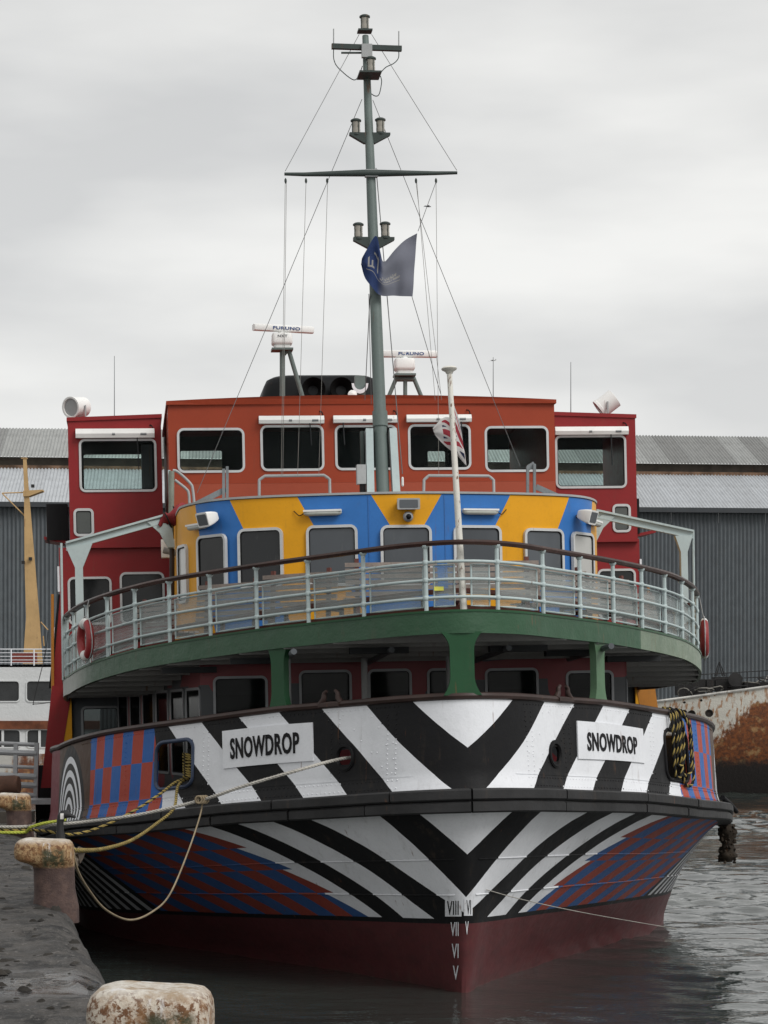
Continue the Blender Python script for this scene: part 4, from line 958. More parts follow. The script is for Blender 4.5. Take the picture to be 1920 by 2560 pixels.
for r, k in zip(wr, range(5)): window(ferry, (r[0], f_br(r[0], 8).y, r[1]), UX, UZ, r[2], r[3], M_frame, M_glass_br, .13, .045)
# back wall with the panes that let the daylight through
bpx = [(450, 1125, 557, 1205), (1068, 1126, 1115, 1205), (1212, 1122, 1306, 1205)]
br_ = [wrect(*a, D4) for a in bpx]; hb = [(r[0] - r[2] / 2, r[0] + r[2] / 2, r[1] - r[3] / 2, r[1] + r[3] / 2) for r in br_]
sheet(lambda s, z: V((s, D4, z)), cuts(xl, xr, 1, [x for h in hb for x in h[:2]]), cuts(ZB0, ZB1, 1, [x for h in hb for x in h[2:]]), hb, .06).build('bridge_back', M_dark, ferry, None, False)
for r in br_: window(ferry, (r[0], D4, r[1]), UX, UZ, r[2] + .08, r[3] + .08, M_dark, M_glass_br, .08, .04)
ring_ = []
for d in (D3 - .08, D4 + .05):
    ring_.append([V((s, d - (.06 * (1 - ((s - (xl + xr) / 2) / 3.9) ** 2) if d < 13 else 0), ZB1 + camb(s) + .004)) for s in cuts(xl - .03, xr + .03, .4)] + [V((s, d, ZB1 - .06)) for s in cuts(xl - .03, xr + .03, .4)[::-1]])
MB().loft(ring_).build('bridge_roof', M_orange, ferry)
MB().box(((xl + xr) / 2, (D3 + D4) / 2 + .1, 7.62), (xr - xl - .1, D4 - D3 - .3, .06)).build('bridge_floor', M_dark, ferry)
for s, x in ((-1, xl), (1, xr)):
    MB().box((x - s * .035, (D3 + D4) / 2 + .02, (ZB0 + ZB1) / 2), (.06, D4 - D3 - .05, ZB1 - ZB0 - .02)).build('bridge_side', M_orange, ferry)
MB().box((0.2, 12.7, 8.05), (3.4, .6, .8)).build('console', M_dark, ferry); MB().box((2.2, 13.2, 8.6), (.5, .4, 1.0)).build('console_screen', M_dark, ferry)
for r in (wr[1], wr[2]): MB().box((r[0], D3 + 1.6, r[1]), (r[2] * 1.1, .04, r[3] * 1.2)).build('dark_backing', M_dark, ferry)  # dark sheet standing behind each of these two windows
# wings
for s, win, small, bk, edge in ((-1, (198, 1097, 392, 1230), (184, 1271, 235, 1341), (208, 1134, 378, 1240), 170), (1, (1388, 1088, 1566, 1221), (1531, 1260, 1577, 1331), (1392, 1122, 1520, 1235), 1589)):
    xe = P(edge, 1100, D2).x; xi = xl - .1 if s < 0 else xr + .05; a, b_ = min(xe, xi), max(xe, xi)
    zt = P(168 if s < 0 else 1588, 1046 if s < 0 else 1038, D2).z; zti = P(420 if s < 0 else 1387, 1037 if s < 0 else 1030, D2).z
    ftop = lambda x: zt + (zti - zt) * (x - xe) / (xi - xe)
    rw = wrect(*win, D2); r2 = wrect(*small, D2); h = [whole(rw), whole(r2)]; rb = wrect(*bk, D4); hb_ = [(rb[0] - rb[2] / 2, rb[0] + rb[2] / 2, rb[1] - rb[3] / 2, rb[1] + rb[3] / 2)]
    zl = P(300, 1366, D2).z
    ff = lambda x, z, D_=D2: V((x, D_, z if z < zt - .2 else z + (ftop(x) - zt)))
    sheet(ff, cuts(a, b_, .5, [x for q in h for x in q[:2]]), cuts(zl, zt, .4, [x for q in h for x in q[2:]]), h, .06, None, 1).build('wing_front', [M_red, M_dark], ferry, None, False)
    sheet(lambda x, z: V((x, D4, z)), cuts(a, b_, .5, list(hb_[0][:2])), cuts(7.4, zt, .5, list(hb_[0][2:])), hb_, .06).build('wing_back', M_dark, ferry, None, False)
    window(ferry, (rb[0], D4, rb[1]), UX, UZ, rb[2] + .08, rb[3] + .08, M_dark, M_glass_br, .1, .04)
    window(ferry, (rw[0], D2 - .004, rw[1]), UX, UZ, rw[2], rw[3], M_frame, M_glass_br, .12, .045)
    window(ferry, (r2[0], D2 - .004, r2[1]), UX, UZ, r2[2], r2[3], M_frame, pm('small_pane', (.10, .11, .105), .15, .1, 0, 0), .1, .05)
    MB().box((xe - s * .035, (D2 + D4) / 2 + .02, (zl + zt) / 2), (.06, D4 - D2 - .05, zt - zl - .02)).build('wing_side', M_red, ferry)
    MB().prism([(a - .02, ftop(a) - .06), (b_ + .02, ftop(b_) - .06), (b_ + .02, ftop(b_) + .015), (a - .02, ftop(a) + .015)], (0, D2 - .03, 0), UX, UZ, -(D4 - D2) - .06, 0).build('wing_roof', M_red, ferry)
    MB().box(((a + b_) / 2, (D2 + D4) / 2, 7.7), (b_ - a - .1, D4 - D2 - .1, .05)).build('wing_floor', M_dark, ferry)
    MB().box(((a + b_) / 2, D2 - .03, zl), (b_ - a + .02, .1, .06)).build('wing_ledge', M_red, ferry)
    MB().box(((rb[0] + rb[2] / 2 + .12) if s > 0 else (rb[0] + rb[2] / 2 - .1), D2 + 1.6, rb[1] - .1), (.22, .5, 1.1)).build('wing_partition', M_grey, ferry)
    o = V((xe + s * .26, D2 + 1.0, P(140, 1310, D2 + 1).z)); MB().box(o if s < 0 else o - UX * .15, (.42 if s < 0 else .14, .9, .72)).build('light_screen', M_black, ferry)
    MB().prism([(0, 0), (s * .52, .1), (s * .52, .16), (0, .06)], (xe + s * .01, D2 + .6, o.z - .44), UX, UZ, -.9, 0).build('screen_shelf', M_red, ferry)
# wiper boxes
for x0, y0, x1, y1, d, wp in ((189, 1072, 386, 1095, D2, .78), (1387, 1067, 1570, 1087, D2, .76), (647, 1040, 810, 1059, D3 - .06, .78), (833, 1039, 994, 1057, D3 - .06, .15), (1016, 1037, 1178, 1055, D3 - .06, .84)):
    r = wrect(x0, y0, x1, y1, d - .06); o = V((r[0], d - .06, r[1]))
    m = MB().prism([(-.06, -r[3] / 2), (.05, -r[3] / 2), (.075, 0), (.04, r[3] / 2), (-.06, r[3] / 2)], o - UX * r[2] / 2, V((0, -1, 0)), UZ, 0, r[2])
    # prism extrudes along ex x ey = (-1,0,0); shift so that it spans the window
    m = MB().loft([[o + UX * t * r[2] / 2 + V((0, -a, b_)) for a, b_ in ((-.05, -r[3] / 2), (.05, -r[3] / 2), (.075, -.01), (.04, r[3] / 2), (-.05, r[3] / 2))] for t in (-1, 1)])
    wb = m.build('wiper_box', M_plast, ferry)
    x = o.x + r[2] * (wp - .5); b0 = V((x, d - .1, o.z - r[3] / 2)); MB().tube([b0, b0 + V((.02, .02, -.42 if d < 12 else -.62))], .012, 6).build('wiper_arm', M_dark, wb)
    for k, w_ in ((.48, .06), (.86, .12)): MB().box((o.x + r[2] * (k - .5), d - .128, o.z - .02), (w_, .012, .04)).build('wiper_plate', M_grey, wb)
    MB().tube(spl([o + UX * r[2] * .49 + UZ * .04, o + UX * r[2] * .47 + UZ * .14, o + UX * r[2] * .44 + UZ * .17 + V((0, .07, 0))], 4), .012, 6).build('cable', M_black, wb)
# searchlights on the wing roofs
for px, py, dr, up in ((192, 1018, V((-.55, -.7, -.12)), 1), (1517, 1010, V((-.8, .12, -.6)), 1)):
    o = P(px, py, D2 + .5); dr = dr.normalized(); r = .2
    m = MB().lathe(o - dr * .2, dr, [(.12, -.02), (.2, .0), (r, .05), (r, .34), (r + .015, .35), (r + .015, .4), (r - .02, .4), (r - .03, .36)], 22); sl = m.build('searchlight', M_plast, ferry, 40)
    MB().lathe(o - dr * .2, dr, [(.001, .33), (r - .03, .35), (r - .03, .37)], 20).build('lamp_glass', M_greyl, sl, 40)
    x = dr.cross(UZ).normalized(); m = MB()
    for s in (-1, 1): m.bar(o + x * s * (r + .02) + UZ * .02, V((o.x, o.y, o.z - .3)) + x * s * (r + .02), .04, .03)
    m.bar(V((o.x, o.y, o.z - .27)) - x * (r + .03), V((o.x, o.y, o.z - .27)) + x * (r + .03), .06, .05); m.build('yoke', M_greyl, sl)
# funnel with horn mouths
o = P(807, 972, 18); zc = 9.95; H = P(807, 940, 18).z - zc
rings = []
for t in (-.0, .15, .35, .55, .72, .86, .95, 1.0):
    k = (max(0.0, 1 - t ** 3.0)) ** .5 if t > 0 else 1; k = .80 + .20 * k if t < 1 else .78
    rings.append([V((o.x + a * k, 18.9 + b_ * k, zc + H * t)) for a, b_ in rr(2.8, 2.6, .55, 6)])
fn = MB().loft(rings).build('funnel', pm('funnel_black', (.011, .012, .013), .5, .2, .1, spec=.08), ferry, 60)
for px in (785, 855):
    c = P(px, 971, 17.45); MB().lathe(c + V((0, .5, 0)), (0, -1, 0), [(.1, 0), (.12, .2), (.19, .38), (.26, .45), (.25, .46), (.17, .38), (.06, .2), (.01, .1)], 22, False).build('horn', pm('horn_mouth', (.006, .006, .006), .9, 0, 0, 0, spec=.05), fn, 50)
MB().bar(P(765, 998, 17.2), P(880, 998, 17.2), .05, .04).build('rail', M_dark, fn)
c = P(900, 985, 13); MB().box((c.x, 13, 10.36), (.2, .2, .5)).build('mast_crutch', M_mast, ferry)
MB().loft([[P(900 + 21 * k * cos(a), 958 + 26 * k * sin(a) * (1 if k > .9 else .8) , dd) for a in [pi * i / 8 for i in range(9)]] + [P(900 + 15 * cos(a), 958 + 16 * sin(a), dd) for a in [pi * i / 8 for i in range(8, -1, -1)]] for k, dd in ((1, 12.8), (1, 12.9))]).build('crutch_lining', M_white, ferry)
MB().lathe(P(880, 990, 12.7), (0, -1, .2), [(.07, 0), (.09, .05), (.09, .1), (.02, .14)], 12).build('deck_light', M_plast, ferry, 40)
# radars
def radar(cx, y0, y1, bx0, bx1, tilt, ph0, ph1, yb, legs, d, nxt):
    zb = P(cx, yb, d); m = MB(); m.box(P(cx, ph1 + 6, d), (.42, .36, .04))
    for a, b_, r in legs: m.tube([P(*a, d), P(*b_, d)], r, 10)
    rd = m.build('radar', M_mast, ferry, 40)
    a, b_ = P(cx, ph1 + 3, d), P(cx, ph0 - 3, d); h = (b_ - a).length
    pd = MB().loft([[a + UZ * h * t + V((x * k, y * k, 0)) for x, y in rr(.40, .34, .06, 4)] for t, k in ((0, .78), (.2, .8), (.3, .98), (.42, 1.02), (.6, 1.0), (.92, .97), (1, .9))]).build('pedestal', M_plast, rd, 40)
    MB().lathe(b_, UZ, [(.09, -.02), (.075, .05), (.1, .12)], 14).build('neck', M_plast, rd, 40)
    e0, e1 = P(bx0, y0, d - tilt), P(bx1, y1, d + tilt); ax = (e1 - e0).normalized(); fr = V((ax.y, -ax.x, 0)).normalized(); upv = fr.cross(ax); upv = -upv if upv.z < 0 else upv
    prof = [(-.09, -.055), (.02, -.075), (.07, -.055), (.085, 0), (.07, .055), (.02, .075), (-.09, .055)]
    bar_ = MB().loft([[p + fr * x * k + upv * z * k for x, z in prof] for p, k in ((e0, .9), (e0.lerp(e1, .02), 1), (e0.lerp(e1, .98), 1), (e1, .9))]).build('scanner', M_plast, rd, 30)
    lettering('FURUNO', lambda x, y, hh: e0.lerp(e1, .3 + .46 * x) + upv * (-.03 + .06 * y) + fr * (.0875 + hh - .004 * 0), .03).build('lettering', M_navy, rd, None, False)
    if nxt: lettering('NXT', lambda x, y, hh: a + UZ * h * (.68 + .18 * y) + UX * (-.09 + .19 * x) + V((0, -.172, 0)), .02).build('lettering', M_grey, rd, None, False)
radar(705, 818, 826, 634, 782, .18, 838, 869, 872, [((706, 876), (706, 1005), .055), ((722, 876), (760, 1005), .045), ((722, 874), (708, 890), .03)], 12.9, True)
radar(1011, 885, 886, 953, 1092, .0, 901, 933, 936, [((993, 940), (966, 1005), .042), ((1013, 945), (1013, 1005), .042), ((1032, 940), (1059, 1005), .042), ((985, 948), (1038, 948), .05)], 12.9, False)
# whip aerials
for px, y0, y1 in ((286, 890, 1048), (1427, 905, 1040), (1233, 893, 1010)): MB().tube([P(px, y0, 14), P(px, y1, 14)], [.006, .011], 6).build('aerial', M_steel, ferry, 40)

# ------------------------------------------------------------------ ferry: mast
mb, mt_ = P(958, 1250, 8.2), P(913, 78, 9.55)
def mp_at(py):
    t = 0.0
    lo, hi = 0.0, 1.0
    for _ in range(30):
        t = (lo + hi) / 2
        if proj(mb.lerp(mt_, t))[1] > py: lo = t
        else: hi = t
    return mb.lerp(mt_, t)
pts = [mp_at(y) for y in (1250, 1050, 800, 600, 440, 300, 200, 90)]
mast = MB().tube(pts, [.115, .112, .105, .095, .085, .075, .068, .058], 14).build('mast', M_mast, ferry, 40)
for s in (-1, 1):
    a, b_ = mp_at(1075), mp_at(1240); MB().bar(a + V((s * .21, -.03, 0)), b_ + V((s * .23, -.03, 0)), .13, .2, (0, 1, 0)).build('mast_cheek', M_mint, mast)
a = mp_at(1048); MB().lathe(a, pts[1] - pts[0], [(.12, -.14), (.135, -.14), (.135, .14), (.12, .14)], 14).build('mast_collar', M_mast, mast, 40)
MB().box(mp_at(1187) + V((-.38, -.05, 0)), (.16, .18, .34)).build('junction_box', M_greyl, mast)
MB().box(mp_at(1228) + V((-.36, -.02, 0)), (.1, .1, .3)).build('conduit', M_black, mast)
MB().box(mp_at(1120) + V((-.34, .02, 0)), (.06, .1, .6)).build('cable_tray', M_dmast, mast)
c = mp_at(437)
MB().tube([P(711, 435, c.y), P(760, 436, c.y), c + V((-.15, -.12, 0)), c + V((.15, -.12, 0)), P(1090, 433, c.y), P(1143, 432, c.y)], [.028, .036, .062, .062, .036, .028], 10).build('yard', M_dmast, mast, 40)
MB().box(c + V((0, -.09, .0)), (.23, .12, .13)).build('yard_box', M_greyl, mast)
c = mp_at(118); MB().bar(P(829, 116, c.y - .07), P(1004, 122, c.y - .07), .09, .09).build('cross_arm', M_dmast, mast)
MB().box(mp_at(133) + V((0, -.13, 0)), (.19, .1, .24)).build('mast_box', M_greyl, mast)
MB().bar(P(853, 132, c.y - .1), P(903, 132, c.y - .1), .03, .03).build('side_arm', M_dmast, mast)
for px, y0, y1 in ((834, 72, 116), (997, 78, 120)): MB().tube([P(px, y0, c.y - .07), P(px, y1, c.y - .07)], .012, 6).build('stub_aerial', M_greyl, mast, 40)
for pl_ in ([(834, 122), (835, 150), (848, 172), (885, 200), (900, 180), (906, 165)], [(997, 128), (996, 145), (985, 158), (965, 168), (953, 180)], [(951, 190), (954, 205), (948, 235), (938, 240), (925, 232)]):
    MB().tube(spl([P(x, y, c.y - .05) for x, y in pl_], 6), .009, 6).build('cable', M_dmast, mast)
def lantern(px, py, d, r=.075):
    o = P(px, py, d); h = .15
    ln = MB().lathe(o, UZ, [(r * 1.15, -h), (r * 1.15, -h * .75), (r * .6, -h * .7)], 14).lathe(o, UZ, [(r * .9, h * .62), (r * 1.3, h * .68), (r * 1.3, h * .85), (r * .8, h * 1.0)], 14)
    for k in range(4): a = k * pi / 2 + .5; ln.tube([o + V((cos(a), sin(a), 0)) * r * 1.08 - UZ * h * .8, o + V((cos(a), sin(a), 0)) * r * 1.08 + UZ * h * .7], .008, 5)
    lo = ln.build('lantern', M_dmast, mast, 40)
    MB().lathe(o, UZ, [(r, -h * .72), (r * 1.04, -h * .3), (r * .9, 0), (r * 1.04, h * .3), (r, h * .64)], 14).build('lens', pm('lantern_lens', (.33, .31, .27), .15, .1, 0, 0), lo, 60)
dm_ = lambda py: mp_at(py).y
lantern(912, 58, dm_(80)); MB().box(P(912, 78, dm_(80)), (.26, .24, .03)).build('platform', M_dmast, mast)
lantern(927, 163, dm_(180) - .35); MB().box(P(923, 188, dm_(190) - .25), (.40, .5, .03)).build('platform', M_dmast, mast)
lantern(890, 318, dm_(330)); lantern(951, 316, dm_(330)); MB().prism([(-.36, .03), (.38, .03), (.38, -.01), (.1, -.16), (-.1, -.16), (-.36, -.01)], mp_at(337), UX, UZ, -.06, .06).build('platform', M_dmast, mast)
lantern(896, 578, dm_(595)); lantern(963, 576, dm_(595)); MB().prism([(-.36, .03), (.38, .03), (.38, -.02), (.1, -.17), (-.1, -.17), (-.36, -.03)], mp_at(598), UX, UZ, -.06, .06).build('platform', M_dmast, mast)
M_stay = pm('wire', (.16, .16, .16), .5, .1, 0, 0)
def line(a, b_, r=.0055, nm='stay', sag=0.0, mt=None):
    q = [a.lerp(b_, t / 8) - UZ * sag * 4 * (t / 8) * (1 - t / 8) for t in range(9)]; return MB().tube(q, r, 5, False).build(nm, mt or M_stay, mast)
yd = mp_at(437).y
line(P(898, 86, dm_(86)), P(713, 428, yd)); line(P(929, 86, dm_(86)), P(1142, 426, yd))
line(P(905, 248, dm_(248)), P(493, 1232, 9.8), .006); line(P(932, 250, dm_(250)), P(1300, 1165, 11.2), .006)
for a, b_ in (((713, 455), (703, 1190)), ((716, 455), (707, 1190)), ((765, 455), (744, 1190)), ((819, 455), (797, 1186)), ((1040, 455), (1104, 1000)), ((1042, 455), (1088, 1000)), ((1090, 455), (1097, 1185))):
    line(P(*a, yd), P(*b_, 10.5), .0045, 'halyard', .02, pm('halyard_grey', (.28, .27, .25), .7, .1, 0, 0))
for px, py in ((714, 452), (765, 452), (818, 452), (1040, 452), (1090, 452)): MB().lathe(P(px, py, yd), UZ, [(.006, -.05), (.022, -.02), (.022, .02), (.006, .05)], 8).build('pulley', M_dmast, mast)
line(P(940, 420, dm_(437)), P(1006, 1185, 8.4), .009, 'halyard', 0); line(P(925, 735, dm_(735) - .1), P(912, 1000, 10.8), .008, 'halyard'); line(P(922, 735, dm_(735) - .1), P(928, 1010, 10.4), .007, 'halyard')
line(P(1090, 455, yd), P(1045, 578, yd - .2), .006, 'halyard'); line(P(1030, 742, yd - .3), P(1102, 985, 10.5), .006, 'halyard')
a = P(1006, 1188, 8.4); MB().lathe(a, UZ, [(.01, -.2), (.022, -.18), (.022, -.05), (.01, -.03)], 8).build('turnbuckle', M_plast, mast)

# ------------------------------------------------------------------ loose things on and around the ferry
# benches on the promenade deck
M_slat = pm('bench_wood', (.30, .25, .22), .65, .3, .3, .3, 20); M_bleg = pm('bench_leg', (.14, .05, .04), .6, .2, .2)
def bench(x, d, rot, label):
    e = empty('bench'); tag(e, label, 'bench', 'benches on the open deck')
    e.matrix_world = SHIP @ Matrix.Translation((x, d, zF(d) - .03)) @ Matrix.Rotation(radians(rot), 4, 'Z')
    if not bench.parts:
        for k in range(7): bench.parts.append(MB().box((0, .0 + .012 * k, .40 + .085 * k), (1.35, .022, .062)).build('back_slat', M_slat, e))
        for k in range(4): bench.parts.append(MB().box((0, .1 + .1 * k, .42), (1.35, .08, .025)).build('seat_slat', M_slat, e))
        for s in (-.5, .5): bench.parts.append(MB().bar((s, .42, 0), (s, .42, .4), .06, .05).bar((s, .03, 0), (s, .1, 1.0), .06, .05, (0, 1, 0)).bar((s, .03, .38), (s, .44, .38), .05, .05).build('leg', M_bleg, e))
    else:
        for p in bench.parts: dup(p, e)
bench.parts = []
for x, d, rot, lb in ((-.72, 1.35, 0, 'slatted wooden deck bench just left of the white flagstaff'), (.78, 1.35, 0, 'slatted wooden deck bench just right of the white flagstaff'),
                      (-2.0, 2.5, -38, 'slatted wooden deck bench below the wide window left of centre'), (2.0, 2.5, 38, 'slatted wooden deck bench below the yellow band right of centre'),
                      (-3.0, 3.6, -45, 'slatted wooden deck bench below the dark windows at the left of the house'), (3.0, 3.6, 45, 'slatted wooden deck bench beside the pale pane at the right of the house'),
                      (-4.1, 5.6, -62, 'slatted wooden deck bench nearest the left lifebuoy'), (4.1, 5.6, 62, 'slatted wooden deck bench nearest the right lifebuoy')): bench(x, d, rot, lb)
c = rail_pt(upf(-.38), rz(0, .33), .1); tag(shipped(MB().box(c + V((0, -.005, 0)), (.13, .006, .055)).build('sticker', pm('notice_yellow', (.75, .72, .12), .5, .1, 0, 0))), 'small yellow notice on the rail mesh left of the flagstaff', 'notice')

# lifebuoys
def paint_ring():
    m, b, o = newmat('lifebuoy_paint'); a, _, _ = coords(); k = (a * 2 - .36).mod(1)
    c = mixc(k < .28, (.27, .018, .02), (.74, .73, .70)); setin(b, 'Base Color', weather(c, .12, .3)); setin(b, 'Roughness', .5); bumpn(b, noise(40, 3), .2, .01); return m
M_ring = paint_ring()
def lifebuoy(u, label, k=.36):
    c = rail_pt(u, rz(u, k), -.07); n2 = plan_n(PF, u); nn = V((n2.x, n2.y, 0)); ex = V((-n2.y, n2.x, 0)); R_, r_ = .275, .085
    m = MB(); m.hasuv = True; NA, NB = 48, 12
    for i in range(NA + 1):
        a = 2 * pi * i / NA; d_ = ex * cos(a) + UZ * sin(a)
        for j in range(NB): b_ = 2 * pi * j / NB; m.v.append(tuple(c + d_ * (R_ + r_ * cos(b_)) + nn * (r_ * .8 * sin(b_)))); m.uv.append((i / NA, j / NB))
    for i in range(NA):
        for j in range(NB): k2 = (j + 1) % NB; m.f.append((i * NB + j, i * NB + k2, (i + 1) * NB + k2, (i + 1) * NB + j)); m.m.append(0)
    e = empty('lifebuoy'); e.matrix_world = SHIP; tag(e, label, 'lifebuoy', 'lifebuoys on the bow rail')
    m.build('ring', M_ring, e, 60)
    pts = []
    for i in range(4):
        for t in range(8): a = (i + t / 8) * pi / 2 + .39; rad = R_ + r_ + .035 * sin(t / 8 * pi); pts.append(c + (ex * cos(a) + UZ * sin(a)) * rad)
    MB().tube(pts, .01, 5, loop=True).build('grab_line', M_greyl, e)
    MB().tube([c + UZ * (R_ + .05) , rail_pt(u, rz(u, 1), .0)], .008, 5).build('lanyard', M_greyl, e)
lifebuoy(upf(-9.0), 'red and white lifebuoy hanging on the left of the bow rail', .38); lifebuoy(upf(9.9), 'red and white lifebuoy hanging on the right of the bow rail', .33)

# flags
def cloth(cols, n=6, rows=14, rip=.03):
    tops = spl([c[0] for c in cols], n); bots = spl([c[1] for c in cols], n); m = MB(); m.hasuv = True; N_ = len(tops)
    for i in range(N_):
        for j in range(rows + 1):
            v = j / rows; p = tops[i].lerp(bots[i], v); u = i / (N_ - 1)
            p = p + V((0, rip * sin(u * 17 + v * 5) + rip * .6 * sin(v * 13 + u * 4), 0)) + V((0, 0, rip * .4 * sin(u * 9)))
            m.v.append(tuple(p)); m.uv.append((u, 1 - v))
    for i in range(N_ - 1):
        for j in range(rows): m.f.append((i * (rows + 1) + j, i * (rows + 1) + j + 1, (i + 1) * (rows + 1) + j + 1, (i + 1) * (rows + 1) + j)); m.m.append(0)
    return m
def cloth_mat(name, colf, tl):
    m, b, o = newmat(name); c = colf(); setin(b, 'Base Color', c); setin(b, 'Roughness', .85)
    t = E.nt.nodes.new('ShaderNodeBsdfTranslucent'); setin(t, 'Color', c); mx_ = E.nt.nodes.new('ShaderNodeMixShader'); mx_.inputs[0].default_value = tl
    E.nt.links.new(b.outputs[0], mx_.inputs[1]); E.nt.links.new(t.outputs[0], mx_.inputs[2]); E.nt.links.new(mx_.outputs[0], o.inputs[0]); bumpn(b, noise(60, 2), .2, .005); return m
def blueflag():
    u, v, _ = coords(); A = lambda x0, x1, y0, y1: (u > x0) * (u < x1) * (v > y0) * (v < y1)
    s = A(.80, .83, .40, .66) + A(.70, .83, .38, .42) + A(.73, .76, .42, .54) + A(.60, .63, .42, .74) + A(.60, .72, .66, .70) + A(.2, .55, .36, .40) * (noise(30, 2) > .45) + A(.25, .5, .42, .5) * (noise(24, 2) > .5) + A(.2, .86, .30, .315)
    base = mixc(step(u, .62, .42), (.014, .034, .115), (.17, .18, .22)); return mixc(emin(s, 1) * .8, base, (.34, .33, .30))  # hoist side greyed: sky shining through, painted into the cloth
yf = dm_(650) - .28
bf = cloth([(P(1043, 583, yf), P(1031, 742, yf)), (P(1013, 601, yf + .04), P(1008, 741, yf - .06)), (P(985, 628, yf - .08), P(985, 740, yf + .03)), (P(961, 652, yf - .16), P(962, 739, yf - .06)), (P(951, 628, yf - .1), P(945, 732, yf - .14)), (P(940, 590, yf - .05), P(931, 721, yf - .16)), (P(919, 622, yf - .08), P(913, 697, yf - .1)), (P(904, 648, yf), P(903, 664, yf))])
tag(shipped(bf.build('house_flag', cloth_mat('blue_cloth', blueflag, .3), None, 80, False)), 'blue flag with pale emblem blowing round the mast', 'flag')
def unionflag():
    u0, v0, _ = coords(); u = (u0 - .05) / .8; v = (v0 - .1) / .82
    x, y = (u - .5) * 2, (v - .5) * 2; d1 = abs(x - y); d2 = abs(x + y); dd = emin(d1, d2)
    W_, R_, B_ = (.55, .54, .53), (.30, .03, .045), (.02, .028, .075)
    c = mixc(dd < .36, B_, W_); c = mixc(dd < .13, c, R_); cr_ = emin(abs(x), abs(y) * .62)
    c = mixc(cr_ < .27, c, W_); c = mixc(cr_ < .16, c, R_); edge = (abs(x) > 1) + (abs(y) > 1); return mixc(emin(edge, 1), c, W_)
d0 = -.36
uf = cloth([(P(1133, 1004, d0), P(1138, 1118, d0)), (P(1141, 1030, d0 + .05), P(1150, 1140, d0 + .08)), (P(1152, 1066, d0 + .12), P(1166, 1163, d0 + .12)), (P(1140, 1052, d0 + .22), P(1146, 1140, d0 + .2)), (P(1112, 1044, d0 + .24), P(1118, 1121, d0 + .22)), (P(1081, 1072, d0 + .2), P(1090, 1092, d0 + .2))], 8, 14, .02)
tag(shipped(uf.build('bow_flag', cloth_mat('flag_cloth', unionflag, .25), None, 80, False)), 'faded red, white and blue flag limp on the white flagstaff', 'flag')

# red canvas bundle lashed to the pole at the left of the house
def bundle(o):
    m = MB(); rings = []
    for i in range(11):
        t = i / 10; c = o + V((-.24 + .5 * t, .06 * sin(t * 7), -.16 + .34 * t + .05 * sin(t * 9))); r = .14 * sin(pi * min(max(t, .04), .96)) ** .6
        rings.append([c + V((cos(a) * r * .5 * (1 + .2 * sin(3 * a + i)), cos(a) * r * .4 + sin(a) * r * .9 * (1 + .2 * sin(2 * a + i * 1.7)), -cos(a) * r * .75 * (1 + .22 * sin(4 * a + i * 2.1)))) for a in [k * pi / 8 for k in range(16)]])
    m.loft(rings)
    for t in (.3, .62): c = o + V((-.24 + .5 * t, 0, -.16 + .34 * t)); m.tube([c + V((cos(a) * .06, sin(a) * .15, -cos(a) * .13)) for a in [k * pi / 6 for k in range(12)]], .012, 5, loop=True, mi=1)
    return m
tag(shipped(bundle(P(432, 1292, 8.75)).build('canvas_bundle', [pm('red_canvas', (.26, .035, .04), .85, .25, .2, .5, 12), M_black], None, 60)), 'red canvas bundle lashed to the flaked pole left of the deckhouse', 'canvas')
# rope work
M_rw = pm('rope_white', (.46, .44, .40), .85, .25, .3); M_ry = pm('rope_yellow', (.36, .27, .085), .85, .25, .3); M_rk = pm('rope_black', (.016, .016, .016), .85, .2, 0); M_rb = pm('rope_buff', (.30, .24, .16), .9, .25, .3); M_lime = pm('rope_lime', (.42, .46, .07), .8, .2, .2)
def rope(name, pts, r, mats, pitch=6.0, dense=None, parent=None):
    """laid rope: three strands twisted round the line"""
    pts = [vec(p) for p in pts]; L_ = [0.0]
    for a, b_ in zip(pts, pts[1:]): L_.append(L_[-1] + (b_ - a).length)
    n = max(8, int(L_[-1] / (dense or r * 1.3))); q = []
    for i in range(n + 1):
        s = L_[-1] * i / n; k = int(np.searchsorted(L_, s)) - 1; k = min(max(k, 0), len(pts) - 2); q.append(pts[k].lerp(pts[k + 1], (s - L_[k]) / max(1e-6, L_[k + 1] - L_[k])))
    m = MB(); x = None; fr = []
    for i in range(n + 1):
        t = (q[min(i + 1, n)] - q[max(i - 1, 0)]).normalized(); x = (x - t * x.dot(t)).normalized() if x else t.orthogonal().normalized(); fr.append((x.copy(), t.cross(x)))
    for s in range(3):
        path = []
        for i in range(n + 1):
            a = 2 * pi * (s / 3 + L_[-1] * i / n / (r * pitch)); path.append(q[i] + (fr[i][0] * cos(a) + fr[i][1] * sin(a)) * r * .5)
        m.tube(path, r * .56, 6, mi=s if len(mats) > 1 else 0)
    return m.build(name, list(mats), parent, 80, False)
def Pw(px, py, d): return SHIP @ P(px, py, d)
BOL = [(V((-.935, 8.80, ZQ - .005)), 'near'), (V((-3.04, 19.6, ZQ)), 'mid'), (V((-5.39, 31.8, ZQ)), 'far')]
fb = BOL[2][0]
h0 = SHIP @ (f_bul(*PH[0][:2]) + nrm(f_bul, *PH[0][:2]) * .06); hin = SHIP @ (f_bul(*PH[0][:2]) - nrm(f_bul, *PH[0][:2]) * .5)
def around(c, r, z, a0, a1, n=10): return [V((c.x + r * cos(radians(a0 + (a1 - a0) * i / n)), c.y + r * sin(radians(a0 + (a1 - a0) * i / n)), z)) for i in range(n + 1)]
path = [hin, h0 + V((0.02, 0, -.02)), W(740, 1927, 30.2), W(600, 1968, 30.4), W(505, 2000, 30.8), W(350, 2036, 31.2), W(200, 2056, 31.4), W(95, 2064, 31.45)]
